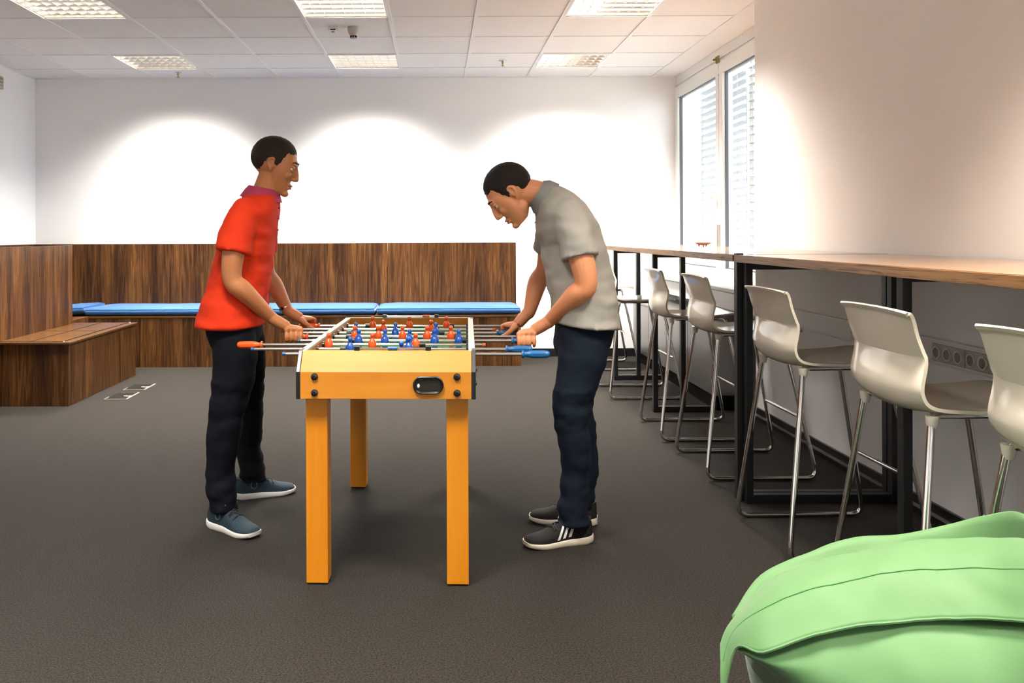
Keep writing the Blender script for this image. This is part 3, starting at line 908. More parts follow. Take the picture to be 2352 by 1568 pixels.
# score counters
def score(y, xa, xb, z, beads, m):
    f = obj('score_rod', MB().tube([(xa, y, z), (xb, y, z)], 0.0035, 8), M['rod'], table)
    for x in (xa, xb):
        obj('bracket', MB().box(x - 0.010, x + 0.010, y - 0.009, y + 0.009, 0.8205, z + 0.008), M['black'], f, False, 0.002)
    for x in beads:
        obj('score_bead', MB().tube([(x - 0.008, y, z), (x + 0.008, y, z)], 0.007, 10), m, f)
score(-HL + 0.056, -0.106, 0.146, 0.8275, (0.012, 0.029), M['blue_h'])
score(HL - 0.058, -0.120, 0.133, 0.8275, (0.074, 0.091), M['orange'])

def player_bm():
    m = MB()
    prof = [(0.0005, 0.0475), (0.006, 0.0465), (0.0092, 0.041), (0.0092, 0.036), (0.0065, 0.030), (0.0058, 0.026), (0.010, 0.021), (0.0155, 0.012), (0.0178, 0.001), (0.0172, -0.010), (0.013, -0.024), (0.010, -0.034), (0.0085, -0.050), (0.0085, -0.060)]
    m.lathe(cat(prof, 2), seg=14)
    m.box(-0.010, 0.010, -0.007, 0.010, -0.072, -0.058)
    return m
pl_mesh = {}
for key in ('orange', 'blue_p'):
    pl_mesh[key] = finish(player_bm().mesh('player'), M[key])
def handle_mb(L, s):
    """Grip along +x*s from its collar at 0."""
    m = MB()
    prof = [(0.0135, 0.0), (0.0145, 0.003), (0.0135, 0.007), (0.0095, 0.010), (0.0092, 0.018), (0.0118, 0.026), (0.0138, 0.036), (0.0145, 0.055), (0.0142, L - 0.022), (0.0128, L - 0.008), (0.0085, L)]
    pr = cat(prof, 3)
    seg = 28
    rings = []
    for r, h in pr:
        ring = []
        for j in range(seg):
            a = 2 * PI * j / seg
            rr = r * (1 - (0.05 if (j // 2) % 2 and 0.028 < h < L - 0.008 else 0))
            ring.append((s * h, rr * math.cos(a), rr * math.sin(a)))
        rings.append(ring)
    m.loft(rings)
    return m
bump_mesh = finish(MB().tube([(-0.011, 0, 0), (0.011, 0, 0)], 0.0115, 14).mesh('bumper'), M['black'])
wash_mesh = finish(MB().tube([(-0.004, 0, 0), (0.004, 0, 0)], 0.0135, 14).mesh('bearing'), M['black'])
HANDLE = {}
RODS = [  # world Y, team, rod ends in world X, collar X, players (world X), bumpers, tilt
    (3.080, 'blue_p', -0.553, 0.304, [-0.131], [-0.30, 0.06], 8),
    (3.209, 'blue_p', -0.698, 0.256, [-0.331, -0.109], [-0.358, -0.080], 4),
    (3.335, 'orange', 0.176, -0.691, [-0.428, -0.2565, -0.0855], [-0.455, -0.058], 3),
    (3.462, 'blue_p', -0.56, 0.300, [-0.322, -0.215, -0.114, -0.012, 0.087], [-0.350, 0.112], -14),
    (3.600, 'orange', 0.33, -0.550, [-0.351, -0.251, -0.148, -0.044, 0.057], [-0.378, 0.083], 6),
    (3.731, 'blue_p', -0.610, 0.258, [-0.3615, -0.1855, -0.0077], [-0.39, 0.02], -24),
    (3.867, 'orange', 0.25, -0.620, [-0.246, -0.028], [-0.27, -0.004], 20),
    (4.013, 'orange', 0.315, -0.558, [-0.306, -0.132, 0.043], [-0.330, 0.068], 10)]
RZ = 0.795
for (wy, team, xe, xc, pls, bmp, tilt) in RODS:
    yl = wy - TC.y
    def lx(wx):
        return wx - TC.x - yl * math.sin(TH)
    s = 1 if team == 'blue_p' else -1
    r = obj('rod', MB().tube([(lx(xe) , 0, 0), (lx(xc) + s * 0.03, 0, 0)], 0.0062, 14), M['rod'], table, loc=(0, yl, RZ))
    obj('rod_cap', MB().tube([(lx(xe) - s * 0.001, 0, 0), (lx(xe) - s * 0.012, 0, 0)], 0.0066, 12), M['blue_h' if s > 0 else 'orange'], r)
    hL = 0.100
    h = obj('handle', handle_mb(hL, s), M['blue_h' if s > 0 else 'orange'], r, angle=25)
    h.location = (lx(xc), 0, 0)
    HANDLE[round(wy, 2)] = TT @ Vector((lx(xc) + s * 0.062, yl, RZ))
    for x in pls:
        p = bpy.data.objects.new('player', pl_mesh[team])
        COL.objects.link(p); p.parent = r
        p.location = (lx(x), 0, 0)
        p.rotation_euler = (R(tilt), 0, 0)
    for x in bmp:
        p = bpy.data.objects.new('bumper', bump_mesh)
        COL.objects.link(p); p.parent = r
        p.location = (lx(x), 0, 0)
    for x in (-HW + 0.028, HW - 0.028):
        p = bpy.data.objects.new('bearing', wash_mesh)
        COL.objects.link(p); p.parent = r
        p.location = (x, 0, 0)

# ------------------------------------------------------------------ people
def ell_ring(front, back, hw, yc, n=28, e=2.35):
    """Closed ring in the plane through front, back (x, z) and the y axis."""
    f, b = Vector((front[0], 0, front[1])), Vector((back[0], 0, back[1]))
    c, a = (f + b) / 2, (f - b) / 2
    out = []
    for k in range(n):
        t = 2 * PI * k / n
        ct, stt = math.cos(t), math.sin(t)
        u = abs(ct) ** (2 / e) * (1 if ct >= 0 else -1)
        v = abs(stt) ** (2 / e) * (1 if stt >= 0 else -1)
        out.append(Vector((0, yc, 0)) + c + a * u + Vector((0, hw * v, 0)))
    return out

def torso(m, rows, yc, grow=0.0, steps=5):
    flat = cat([(f[0], f[1], b[0], b[1], w) for f, b, w in rows], steps)
    rings = []
    for fx, fz, bx, bz, w in flat:
        d = Vector((fx - bx, fz - bz)).normalized() * grow
        rings.append(ell_ring((fx + d.x, fz + d.y), (bx - d.x, bz - d.y), w + grow, yc))
    m.loft(rings)

def limb(m, pts, n=6, seg=18, end=True):
    """pts: (x, y, z, r)."""
    c = cat(pts, n)
    m.tube([p[:3] for p in c], [p[3] for p in c], seg)
    m.ell(c[0][:3], (c[0][3],) * 3, seg=14, rings=8)
    if end:
        m.ell(c[-1][:3], (c[-1][3],) * 3, seg=14, rings=8)

def grip(m, C, wrist, back, side):
    """Hand closed on a bar along x at C. back: x sign towards the wrist; side: y sign the fingers go over."""
    r = 0.0142
    W_ = Vector(wrist)
    K = C + Vector((0, side * 0.008, r + 0.019))
    # palm: from wrist to knuckles, widening across x
    heel = C + Vector((back * 0.030, -side * 0.010, r + 0.026))
    m.tube([W_, W_.lerp(heel, 0.5), heel], [0.0255, 0.026, 0.024], seg=14)
    fx = [0.034, 0.0125, -0.009, -0.030]                    # index nearest the table, little finger nearest the body
    rad = [0.0088, 0.0092, 0.0088, 0.0076]
    reach = [172, 188, 184, 168]
    for i in range(4):
        x = -back * fx[i]
        kn = C + Vector((x, side * 0.012, r + 0.018 - (0.003 if i in (0, 3) else 0)))
        m.tube([heel + Vector((0, 0, -0.002)), kn.lerp(heel, 0.4) + Vector((0, 0, 0.004)), kn], [0.0155, 0.0125, rad[i] + 0.002], seg=10)
        path = [kn]
        for a in (30, 62, 95, 128, reach[i]):
            q = r + rad[i] * (1.0 if a > 60 else 1.15)
            path.append(C + Vector((x * (1.0 if a < 60 else 0.97), side * q * math.sin(R(a)), q * math.cos(R(a)))))
        rr = [rad[i] + 0.001, rad[i] + 0.0005, rad[i] * 1.04, rad[i], rad[i] * 0.96, rad[i] * 0.84]
        c = cat([(*p, q) for p, q in zip(path, rr)], 3)
        m.tube([p[:3] for p in c], [p[3] for p in c], 10)
        m.ell(path[-1], (rad[i] * 0.84,) * 3, seg=8, rings=6)
        m.ell(path[0], (rad[i] + 0.0015,) * 3, seg=8, rings=6)
    # thumb on the other side of the bar, leaving the palm near its base
    T0 = heel + Vector((back * -0.004, -side * 0.014, -0.004))
    th = [T0, C + Vector((-back * 0.002, -side * (r + 0.015), 0.012)), C + Vector((-back * 0.022, -side * (r + 0.011), -0.004)), C + Vector((-back * 0.040, -side * (r + 0.006), -0.012))]
    c = cat([(*p, q) for p, q in zip(th, (0.0145, 0.0125, 0.0105, 0.0085))], 4)
    m.tube([p[:3] for p in c], [p[3] for p in c], 10)
    m.ell(th[-1], (0.0085,) * 3, seg=8, rings=6)
    # palm pad under the knuckles
    m.ell(C + Vector((0.004 * back, 0, r + 0.021)), (0.042, 0.022, 0.0145), seg=16, rings=10)

def head_matrix(c, pitch, face):
    """Head frame: x forward, z up. face +1 looks along +X, -1 along -X."""
    T = Matrix.Translation(c)
    if face < 0:
        T = T @ Matrix.Rotation(PI, 4, 'Z')
    return T @ Matrix.Rotation(pitch, 4, 'Y')

CR_C, CR_R = Vector((-0.014, 0, 0.030)), Vector((0.098, 0.077, 0.091))
def head(m, T):
    h = MB()
    h.ell(CR_C, CR_R, seg=28, rings=18)
    # face block: stacked rings from forehead to chin
    rows = [(0.062, 0.022, 0.046, 0.044), (0.040, 0.034, 0.056, 0.060), (0.012, 0.036, 0.0535, 0.066), (-0.020, 0.034, 0.054, 0.066), (-0.050, 0.032, 0.053, 0.057), (-0.078, 0.032, 0.052, 0.047), (-0.100, 0.040, 0.044, 0.036), (-0.115, 0.050, 0.030, 0.022)]
    rings = []
    for z, cx, rx, ry in cat(rows, 4):
        ring = []
        for k in range(28):
            a = 2 * PI * k / 28
            ring.append((cx + rx * math.cos(a), ry * math.sin(a) * (1 - 0.10 * max(0, math.cos(a))), z))
        rings.append(ring)
    h.loft(rings)
    h.ell((0.076, 0, -0.103), (0.018, 0.022, 0.015))                        # chin
    h.ell((0.080, 0, 0.030), (0.014, 0.050, 0.011))                         # brow
    for s in (-1, 1):
        h.ell((0.058, s * 0.034, -0.022), (0.026, 0.018, 0.024))            # cheek
        h.ell((0.094, s * 0.012, -0.034), (0.011, 0.0085, 0.008))           # nostril
        h.ell((0.012, s * 0.034, -0.062), (0.030, 0.017, 0.030))           # jaw corner
        # ear: rim and lobe
        e = [(0.008, s * 0.070, 0.010), (0.003, s * 0.077, 0.024), (-0.012, s * 0.082, 0.024), (-0.018, s * 0.081, 0.004), (-0.008, s * 0.076, -0.018), (0.005, s * 0.070, -0.030)]
        c = cat([(*p, 0.0042) for p in e], 4)
        h.tube([p[:3] for p in c], [p[3] for p in c], 8)
        h.ell((-0.004, s * 0.072, 0.0), (0.013, 0.005, 0.022))
        h.ell((0.079, s * 0.031, 0.016), (0.010, 0.016, 0.005))             # upper lid
        h.ell((0.078, s * 0.031, 0.001), (0.009, 0.015, 0.004))             # lower lid
    c = cat([(0.084, 0, 0.026, 0.009), (0.091, 0, 0.008, 0.0105), (0.099, 0, -0.012, 0.0125), (0.102, 0, -0.028, 0.0145)], 4)
    h.tube([p[:3] for p in c], [p[3] for p in c], 12)
    h.ell((0.104, 0, -0.030), (0.012, 0.013, 0.010))                        # nose tip
    h.ell((0.086, 0, -0.062), (0.012, 0.024, 0.006))                        # upper lip
    h.ell((0.084, 0, -0.075), (0.012, 0.020, 0.0065))                       # lower lip
    h.xf(T)
    m.add(h.v, h.f)

def hair_mesh(T, thick=0.005):
    m = MB()
    nu, nv = 56, 36
    vs, fs = [], []
    key = [(-1.0, -0.72), (-0.62, -0.72), (-0.30, -0.48), (-0.16, -0.08), (0.10, -0.08), (0.20, -0.30), (0.36, -0.34), (0.50, 0.12), (0.70, 0.46), (0.85, 0.42), (1.0, 0.50)]
    def at_line(x):
        for a, b in zip(key, key[1:]):
            if x <= b[0]:
                return a[1] + (b[1] - a[1]) * (x - a[0]) / (b[0] - a[0])
        return key[-1][1]
    def sm(a, b, x):
        t = min(1, max(0, (x - a) / (b - a)))
        return t * t * (3 - 2 * t)
    for i in range(nv + 1):
        th = PI * i / nv
        for j in range(nu):
            ph = 2 * PI * j / nu
            d = Vector((math.sin(th) * math.cos(ph), math.sin(th) * math.sin(ph), math.cos(th)))
            # hairline height by direction: forehead high, dips before the ear, nape low
            ax = math.cos(ph)
            line = at_line(ax)
            line += 0.07 * noise.noise(d * 11) + 0.05 * noise.noise(d * 23) - 0.06
            w = sm(line - 0.06, line + 0.45, d.z)
            p = Vector((CR_R.x * d.x, CR_R.y * d.y, CR_R.z * d.z))
            k = 0.97 + 0.036 * min(1, 5 * w) + thick / 0.09 * w + 0.012 * noise.noise(d * 9) * w
            vs.append(T @ (CR_C + p * k))
    for i in range(nv):
        for j in range(nu):
            k = (j + 1) % nu
            fs.append((i * nu + j, (i + 1) * nu + j, (i + 1) * nu + k, i * nu + k))
    return m.add(vs, fs)

def face_parts(root, T, off, hair, lips=True):
    w = Matrix.Translation(-off) @ T
    obj('hair', hair_mesh(w), hair, root, angle=0)
    for s in (-1, 1):
        e = obj('eye', MB().ell((0.0728, s * 0.031, 0.0085), (0.0115, 0.0125, 0.0095), seg=14, rings=10).xf(w), M['eye'], root)
        obj('iris', MB().ell((0.0830, s * 0.031, 0.0085), (0.0022, 0.0055, 0.0055), seg=12, rings=8).xf(w), M['iris'], e)
        c = [(0.090, s * 0.014, 0.033, 0.003), (0.088, s * 0.030, 0.039, 0.0036), (0.077, s * 0.048, 0.034, 0.002)]
        cc = cat(c, 4)
        obj('eyebrow', MB().tube([p[:3] for p in cc], [p[3] for p in cc], 8).xf(w), hair, root)
    obj('lips', MB().ell((0.0925, 0, -0.0625), (0.0068, 0.020, 0.0042)).ell((0.0905, 0, -0.0745), (0.0068, 0.017, 0.005)).xf(w), M['lip'], root)

def shoe(root, off, heel, toe, upper, sole_m, stripes, L=0.285, lift=0.0):
    d = Vector((toe[0] - heel[0], toe[1] - heel[1], 0))
    yaw = math.atan2(d.y, d.x)
    T = Matrix.Translation(Vector((heel[0], heel[1], 0)) - off) @ Matrix.Rotation(yaw, 4, 'Z')
    wt = cat([(0.0, 0.006), (0.02, 0.024), (0.10, 0.034), (0.25, 0.034), (0.42, 0.034), (0.60, 0.043), (0.74, 0.047), (0.88, 0.043), (0.97, 0.031), (1.0, 0.008)], 4)
    ht = cat([(0.0, 0.062), (0.02, 0.090), (0.10, 0.106), (0.25, 0.106), (0.40, 0.100), (0.58, 0.076), (0.74, 0.056), (0.88, 0.046), (0.97, 0.034), (1.0, 0.014)], 4)
    def at(tab, t):
        for a, b in zip(tab, tab[1:]):
            if a[0] <= t <= b[0]:
                return a[1] + (b[1] - a[1]) * ((t - a[0]) / max(b[0] - a[0], 1e-6))
        return tab[-1][1]
    def spring(t):
        return 0.014 * max(0, (t - 0.72) / 0.28) ** 1.6 + 0.008 * max(0, (0.12 - t) / 0.12)
    def sole_top(t):
        return 0.030 - 0.010 * t + spring(t) * 0.6
    # upper cross sections: ang 0 (right side) over the top to 180 (left side)
    def surf(t, ang, out=0.0):
        w, z0 = at(wt, t) + out, sole_top(t) - 0.006
        h = max(at(ht, t) + spring(t) * 0.4 - z0, 0.006) + out
        ca, sa = math.cos(R(ang)), math.sin(R(ang))
        k = 1.0 + 0.06 * math.sin(R(ang) * 2) ** 2
        return Vector((L * t, -w * ca * k, z0 + h * (abs(sa) ** 0.8)))
    ts = [0.004, 0.012, 0.03, 0.06] + [0.1 + 0.035 * k for k in range(25)] + [0.955, 0.975, 0.99, 0.998]
    rings = []
    for t in ts:
        rings.append([T @ surf(t, a) for a in range(0, 181, 12)])
    u = obj('shoe', MB().loft(rings), upper, root, angle=60)
    rings = []
    for t in ts:
        w = at(wt, t) + 0.0045
        b, tp = spring(t), sole_top(t)
        rings.append([T @ Vector((L * (t * 1.016 - 0.008), y, z)) for y, z in ((-w * 0.92, b), (-w, b + 0.006), (-w * 1.0, tp - 0.004), (-w * 0.94, tp), (w * 0.94, tp), (w * 1.0, tp - 0.004), (w, b + 0.006), (w * 0.92, b))])
    obj('sole', MB().loft(rings), sole_m, u, angle=60)
    lm = MB()
    for k in range(5):
        t = 0.40 + 0.052 * k
        lm.tube([T @ surf(t + (0.012 if a > 90 else -0.012) * (1 if k % 2 else -1), a, 0.002) for a in range(52, 130, 11)], 0.0032, 6)
    c0 = T @ surf(0.37, 90, 0.004)
    for s in (-1, 1):
        lp = [c0, c0 + T.to_3x3() @ Vector((0.01, s * 0.018, 0.016)), c0 + T.to_3x3() @ Vector((0.026, s * 0.030, 0.004)), c0 + T.to_3x3() @ Vector((0.014, s * 0.014, 0.0))]
        c = cat([tuple(p) for p in lp], 4)
        lm.tube(c, 0.0026, 6)
    obj('laces', lm, M['lace'], u)
    if stripes:
        for side in (0, 1):
            for k in range(3):
                t0 = 0.33 + 0.088 * k
                vs = []
                n = 7
                for i in range(n + 1):
                    a = 8 + 44 * i / n
                    tt = t0 - 0.10 * (i / n) + (0.0 if i else 0.0)
                    for dt, o_ in ((-0.021, 0.0005), (-0.021, 0.0022), (0.021, 0.0022), (0.021, 0.0005)):
                        vs.append(T @ surf(tt + dt + 0.05, a if side == 0 else 180 - a, o_))
                obj('side_stripe', MB().loft([vs[4 * i:4 * i + 4] for i in range(n + 1)]), M['stripe'], u, False)
    else:
        for side in (0, 1):
            p = surf(0.30, 24 if side == 0 else 156, 0.001)
            rr = [surf(0.30 + 0.05 * math.cos(2 * PI * k / 20), (24 if side == 0 else 156) + 11 * math.sin(2 * PI * k / 20), 0.0012) for k in range(21)]
            obj('side_emblem', MB().tube([T @ q for q in rr], 0.0018, 6), mat('grey_emblem', (0.13, 0.15, 0.15), 0.6), u)
    hm = MB()
    rr = [surf(0.17 + 0.15 * math.cos(2 * PI * k / 24), 90 + 50 * math.sin(2 * PI * k / 24), 0.001) for k in range(25)]
    obj('collar_lining', hm.tube([T @ q for q in rr], 0.005, 8), M['lace'], u)
    return u

def person(name, label, loc, spec):
    root = thing(name, label, 'person', loc)
    off = Vector(loc)
    TI_ = Matrix.Translation(-off)
    yc = spec['yc']
    # continuous body
    m = MB()
    torso(m, spec['torso'], yc, -0.030)
    for a in spec['arms']:
        limb(m, a['pts'])
        grip(m, a['grip'], a['wrist'], a['back'], a['side'])
    limb(m, spec['neck'])
    Th = head_matrix(*spec['head'])
    head(m, Th)
    for l in spec['legs']:
        limb(m, [(x, y, z, r * 0.72) for x, y, z, r in l['pts']] + [(*l['ankle'], 0.024)])
    m.xf(TI_)
    me = remesh(m, 0.0031, 7, 0.5)
    obj('body', me, spec['skin'], root, angle=0)
    face_parts(root, Th, off, spec['hair'])
    # shirt
    m = MB()
    torso(m, spec['torso'], yc, 0.0)
    for a in spec['sleeves']:
        limb(m, a, end=False)
    m.xf(TI_)
    me = remesh(m, 0.0075, 5, 0.5)
    wrinkle(me, 0.0085, (7, 6, 14))
    sh = obj('polo_shirt', me, spec['shirt'], root, angle=0)
    c = spec['collar']
    rg = []
    for (f, b, w) in c:
        rg.append([p - off for p in ell_ring(f, b, w, yc, 28, 2.0)])
    obj('collar', MB().loft(rg, cap=False), spec['trim'], sh, angle=60)
    for k, (bx, bz) in enumerate(spec['buttons']):
        obj('button', MB().ell(Vector((bx, yc, bz)) - off, (0.004, 0.005, 0.005), seg=10, rings=6), spec['trim'], sh)
    for a in spec['cuffs']:
        cc = [Vector(p[:3]) - off for p in a]
        obj('sleeve_cuff', MB().tube(cc, [p[3] for p in a], 20), spec['shirt'], sh, angle=60)
    # trousers
    m = MB()
    torso(m, spec['pelvis'], yc, 0.0)
    for l in spec['legs']:
        limb(m, l['pts'], 8, end=False)
        x, y, z, r = l['pts'][-1]
        m.tube([(x, y, z + 0.03), (x, y, z), (x, y, z - 0.035)], [r, r * 1.02, r * 1.05], 18)
    m.xf(TI_)
    me = remesh(m, 0.0085, 8, 0.5)
    wrinkle(me, 0.010, (9, 8, 16), lambda p: 0.45 + 1.1 * max(0.0, 1 - p.z / 0.45) ** 1.5 + (0.5 if 0.42 < p.z < 0.62 else 0))
    obj('trousers', me, spec['trouser'], root, angle=0)
    for s in spec['shoes']:
        shoe(root, off, s[0], s[1], spec['upper'], spec['sole'], spec['stripes'])
    for a in spec.get('watch', ()):
        p, q = Vector(a[0]) - off, Vector(a[1]) - off
        ax = (q - p).normalized()
        wt = obj('wrist_watch', MB().tube([p - ax * 0.007, p + ax * 0.007], 0.0325, 20), M['chrome'], root, angle=60)
        obj('watch_face', MB().tube([p + Vector((0, -0.012, 0.024)), p + Vector((0, -0.016, 0.032))], 0.017, 16), M['iris'], wt)
    return root

h5, h8, h4, h6 = HANDLE[3.6], HANDLE[4.01], HANDLE[3.46], HANDLE[3.73]
V = Vector
# man in red: faces +X; nearer arm is his right arm
wr_n, wr_f = h5 + V((-0.088, -0.012, 0.078)), h8 + V((-0.085, -0.01, 0.072))
person('person', 'person in a red polo shirt and navy trousers at the left, gripping orange handles', (-0.88, 3.72, 0), dict(
    yc=3.70,
    torso=[((-0.752, 0.838), (-1.046, 0.832), 0.196), ((-0.744, 0.92), (-1.026, 0.915), 0.188), ((-0.728, 1.03), (-0.992, 1.01), 0.168), ((-0.714, 1.15), (-0.962, 1.125), 0.175),
           ((-0.700, 1.26), (-0.937, 1.235), 0.186), ((-0.690, 1.325), (-0.896, 1.318), 0.180), ((-0.690, 1.372), (-0.852, 1.378), 0.130), ((-0.697, 1.400), (-0.812, 1.412), 0.075)],
    neck=[(-0.765, 3.70, 1.36, 0.062), (-0.742, 3.70, 1.43, 0.056), (-0.716, 3.70, 1.50, 0.055)],
    head=(V((-0.703, 3.70, 1.530)), R(19), 1),
    arms=[dict(pts=[(-0.812, 3.56, 1.285, 0.040), (-0.836, 3.505, 1.18, 0.047), (-0.845, 3.50, 1.05, 0.040), (-0.80, 3.515, 0.995, 0.041), (wr_n.x - 0.01, wr_n.y, wr_n.z + 0.01, 0.027), (*wr_n, 0.026)], grip=h5, wrist=wr_n, back=-1, side=-1),
          dict(pts=[(-0.80, 3.84, 1.285, 0.040), (-0.805, 3.93, 1.17, 0.047), (-0.80, 3.985, 1.05, 0.040), (-0.765, 4.0, 0.985, 0.041), (wr_f.x - 0.008, wr_f.y, wr_f.z + 0.01, 0.027), (*wr_f, 0.026)], grip=h8, wrist=wr_f, back=-1, side=1)],
    sleeves=[[(-0.805, 3.56, 1.315, 0.068), (-0.828, 3.525, 1.24, 0.072), (-0.842, 3.507, 1.155, 0.075)],
             [(-0.800, 3.84, 1.315, 0.068), (-0.804, 3.89, 1.24, 0.072), (-0.807, 3.93, 1.155, 0.074)]],
    cuffs=[],
    collar=[((-0.688, 1.372), (-0.850, 1.392), 0.088), ((-0.684, 1.392), (-0.832, 1.420), 0.079), ((-0.690, 1.420), (-0.818, 1.446), 0.069), ((-0.684, 1.400), (-0.836, 1.428), 0.082), ((-0.676, 1.368), (-0.858, 1.398), 0.097)],
    placket=[], buttons=[(-0.688, 1.345), (-0.690, 1.30), (-0.694, 1.25)],
    pelvis=[((-0.765, 0.97), (-0.985, 0.96), 0.150), ((-0.765, 0.88), (-0.998, 0.87), 0.160), ((-0.775, 0.80), (-0.995, 0.79), 0.165), ((-0.80, 0.74), (-0.965, 0.735), 0.150)],
    legs=[dict(pts=[(-0.872, 3.63, 0.86, 0.086), (-0.860, 3.605, 0.74, 0.094), (-0.862, 3.585, 0.62, 0.088), (-0.880, 3.57, 0.51, 0.077), (-0.897, 3.57, 0.40, 0.072), (-0.913, 3.57, 0.27, 0.064), (-0.912, 3.565, 0.19, 0.060), (-0.900, 3.56, 0.105, 0.060)], ankle=(-0.908, 3.562, 0.085)),
          dict(pts=[(-0.872, 3.77, 0.86, 0.086), (-0.868, 3.83, 0.72, 0.092), (-0.868, 3.88, 0.58, 0.080), (-0.872, 3.92, 0.46, 0.070), (-0.878, 3.95, 0.34, 0.063), (-0.884, 3.97, 0.24, 0.057), (-0.880, 3.98, 0.17, 0.059), (-0.872, 3.985, 0.11, 0.060)], ankle=(-0.886, 3.981, 0.085))],
    shoes=[((-0.965, 3.605), (-0.752, 3.445)), ((-0.950, 3.955), (-0.700, 4.055))],
    skin=M['skin_tan'], hair=M['hair'], shirt=M['red_shirt'], trim=M['red_trim'], trouser=M['navy'], upper=M['teal_shoe'], sole=M['sole'], stripes=False,
    watch=[(tuple(wr_f + V((-0.018, 0, 0.022))), tuple(wr_f))]))

# man in grey: faces -X, bent over; nearer arm is his left arm
wr_n, wr_f = h4 + V((0.086, -0.014, 0.078)), h6 + V((0.072, -0.004, 0.085))
person('person', 'person in a grey polo shirt and dark jeans, bent over the blue handles', (0.57, 3.47, 0), dict(
    yc=3.47,
    torso=[((0.476, 0.866), (0.740, 0.845), 0.196), ((0.462, 0.956), (0.730, 0.950), 0.188), ((0.443, 1.06), (0.714, 1.045), 0.168), ((0.424, 1.16), (0.690, 1.150), 0.176),
           ((0.408, 1.235), (0.655, 1.260), 0.186), ((0.402, 1.285), (0.602, 1.350), 0.182), ((0.402, 1.320), (0.530, 1.408), 0.135), ((0.402, 1.350), (0.465, 1.428), 0.075)],
    neck=[(0.480, 3.47, 1.345, 0.064), (0.415, 3.47, 1.388, 0.058), (0.345, 3.47, 1.400, 0.056)],
    head=(V((0.300, 3.47, 1.392)), R(47), -1),
    arms=[dict(pts=[(0.520, 3.33, 1.27, 0.040), (0.548, 3.275, 1.16, 0.049), (0.572, 3.265, 1.035, 0.043), (0.535, 3.30, 0.985, 0.044), (wr_n.x + 0.012, wr_n.y - 0.003, wr_n.z + 0.012, 0.028), (*wr_n, 0.027)], grip=h4, wrist=wr_n, back=1, side=-1),
          dict(pts=[(0.495, 3.61, 1.27, 0.040), (0.490, 3.70, 1.17, 0.048), (0.475, 3.735, 1.07, 0.042), (0.440, 3.74, 1.01, 0.042), (wr_f.x + 0.012, wr_f.y, wr_f.z + 0.014, 0.028), (*wr_f, 0.027)], grip=h6, wrist=wr_f, back=1, side=1)],
    sleeves=[[(0.515, 3.330, 1.300, 0.068), (0.536, 3.295, 1.22, 0.072), (0.551, 3.278, 1.135, 0.075)],
             [(0.500, 3.610, 1.300, 0.068), (0.495, 3.655, 1.23, 0.071), (0.490, 3.695, 1.155, 0.073)]],
    cuffs=[],
    collar=[((0.398, 1.318), (0.490, 1.425), 0.090), ((0.388, 1.335), (0.462, 1.440), 0.082), ((0.372, 1.345), (0.436, 1.446), 0.073), ((0.384, 1.338), (0.462, 1.448), 0.084), ((0.396, 1.310), (0.500, 1.432), 0.098)],
    placket=[], buttons=[(0.402, 1.275), (0.410, 1.235)],
    pelvis=[((0.492, 0.97), (0.706, 0.96), 0.150), ((0.485, 0.88), (0.715, 0.87), 0.160), ((0.478, 0.80), (0.708, 0.79), 0.165), ((0.485, 0.73), (0.675, 0.735), 0.150)],
    legs=[dict(pts=[(0.598, 3.40, 0.86, 0.090), (0.578, 3.38, 0.75, 0.097), (0.552, 3.365, 0.645, 0.086), (0.531, 3.36, 0.556, 0.079), (0.533, 3.36, 0.465, 0.071), (0.545, 3.36, 0.345, 0.060), (0.540, 3.368, 0.21, 0.057), (0.536, 3.376, 0.108, 0.060)], ankle=(0.542, 3.380, 0.085)),
          dict(pts=[(0.600, 3.54, 0.86, 0.088), (0.600, 3.57, 0.73, 0.094), (0.592, 3.58, 0.61, 0.080), (0.590, 3.59, 0.495, 0.072), (0.602, 3.595, 0.41, 0.068), (0.620, 3.60, 0.24, 0.060), (0.613, 3.60, 0.14, 0.056), (0.605, 3.60, 0.10, 0.056)], ankle=(0.606, 3.602, 0.085))],
    shoes=[((0.612, 3.400), (0.348, 3.325)), ((0.672, 3.590), (0.40, 3.640))],
    skin=M['skin'], hair=M['hair2'], shirt=M['grey_shirt'], trim=M['grey_trim'], trouser=M['denim'], upper=M['black_shoe'], sole=M['sole2'], stripes=True))

# ------------------------------------------------------------------ green beanbag
BL = (1.0, 1.75, 0)
bag = thing('bean_bag', 'large bright green beanbag with a stitched flap in the bottom right corner', 'beanbag', BL)
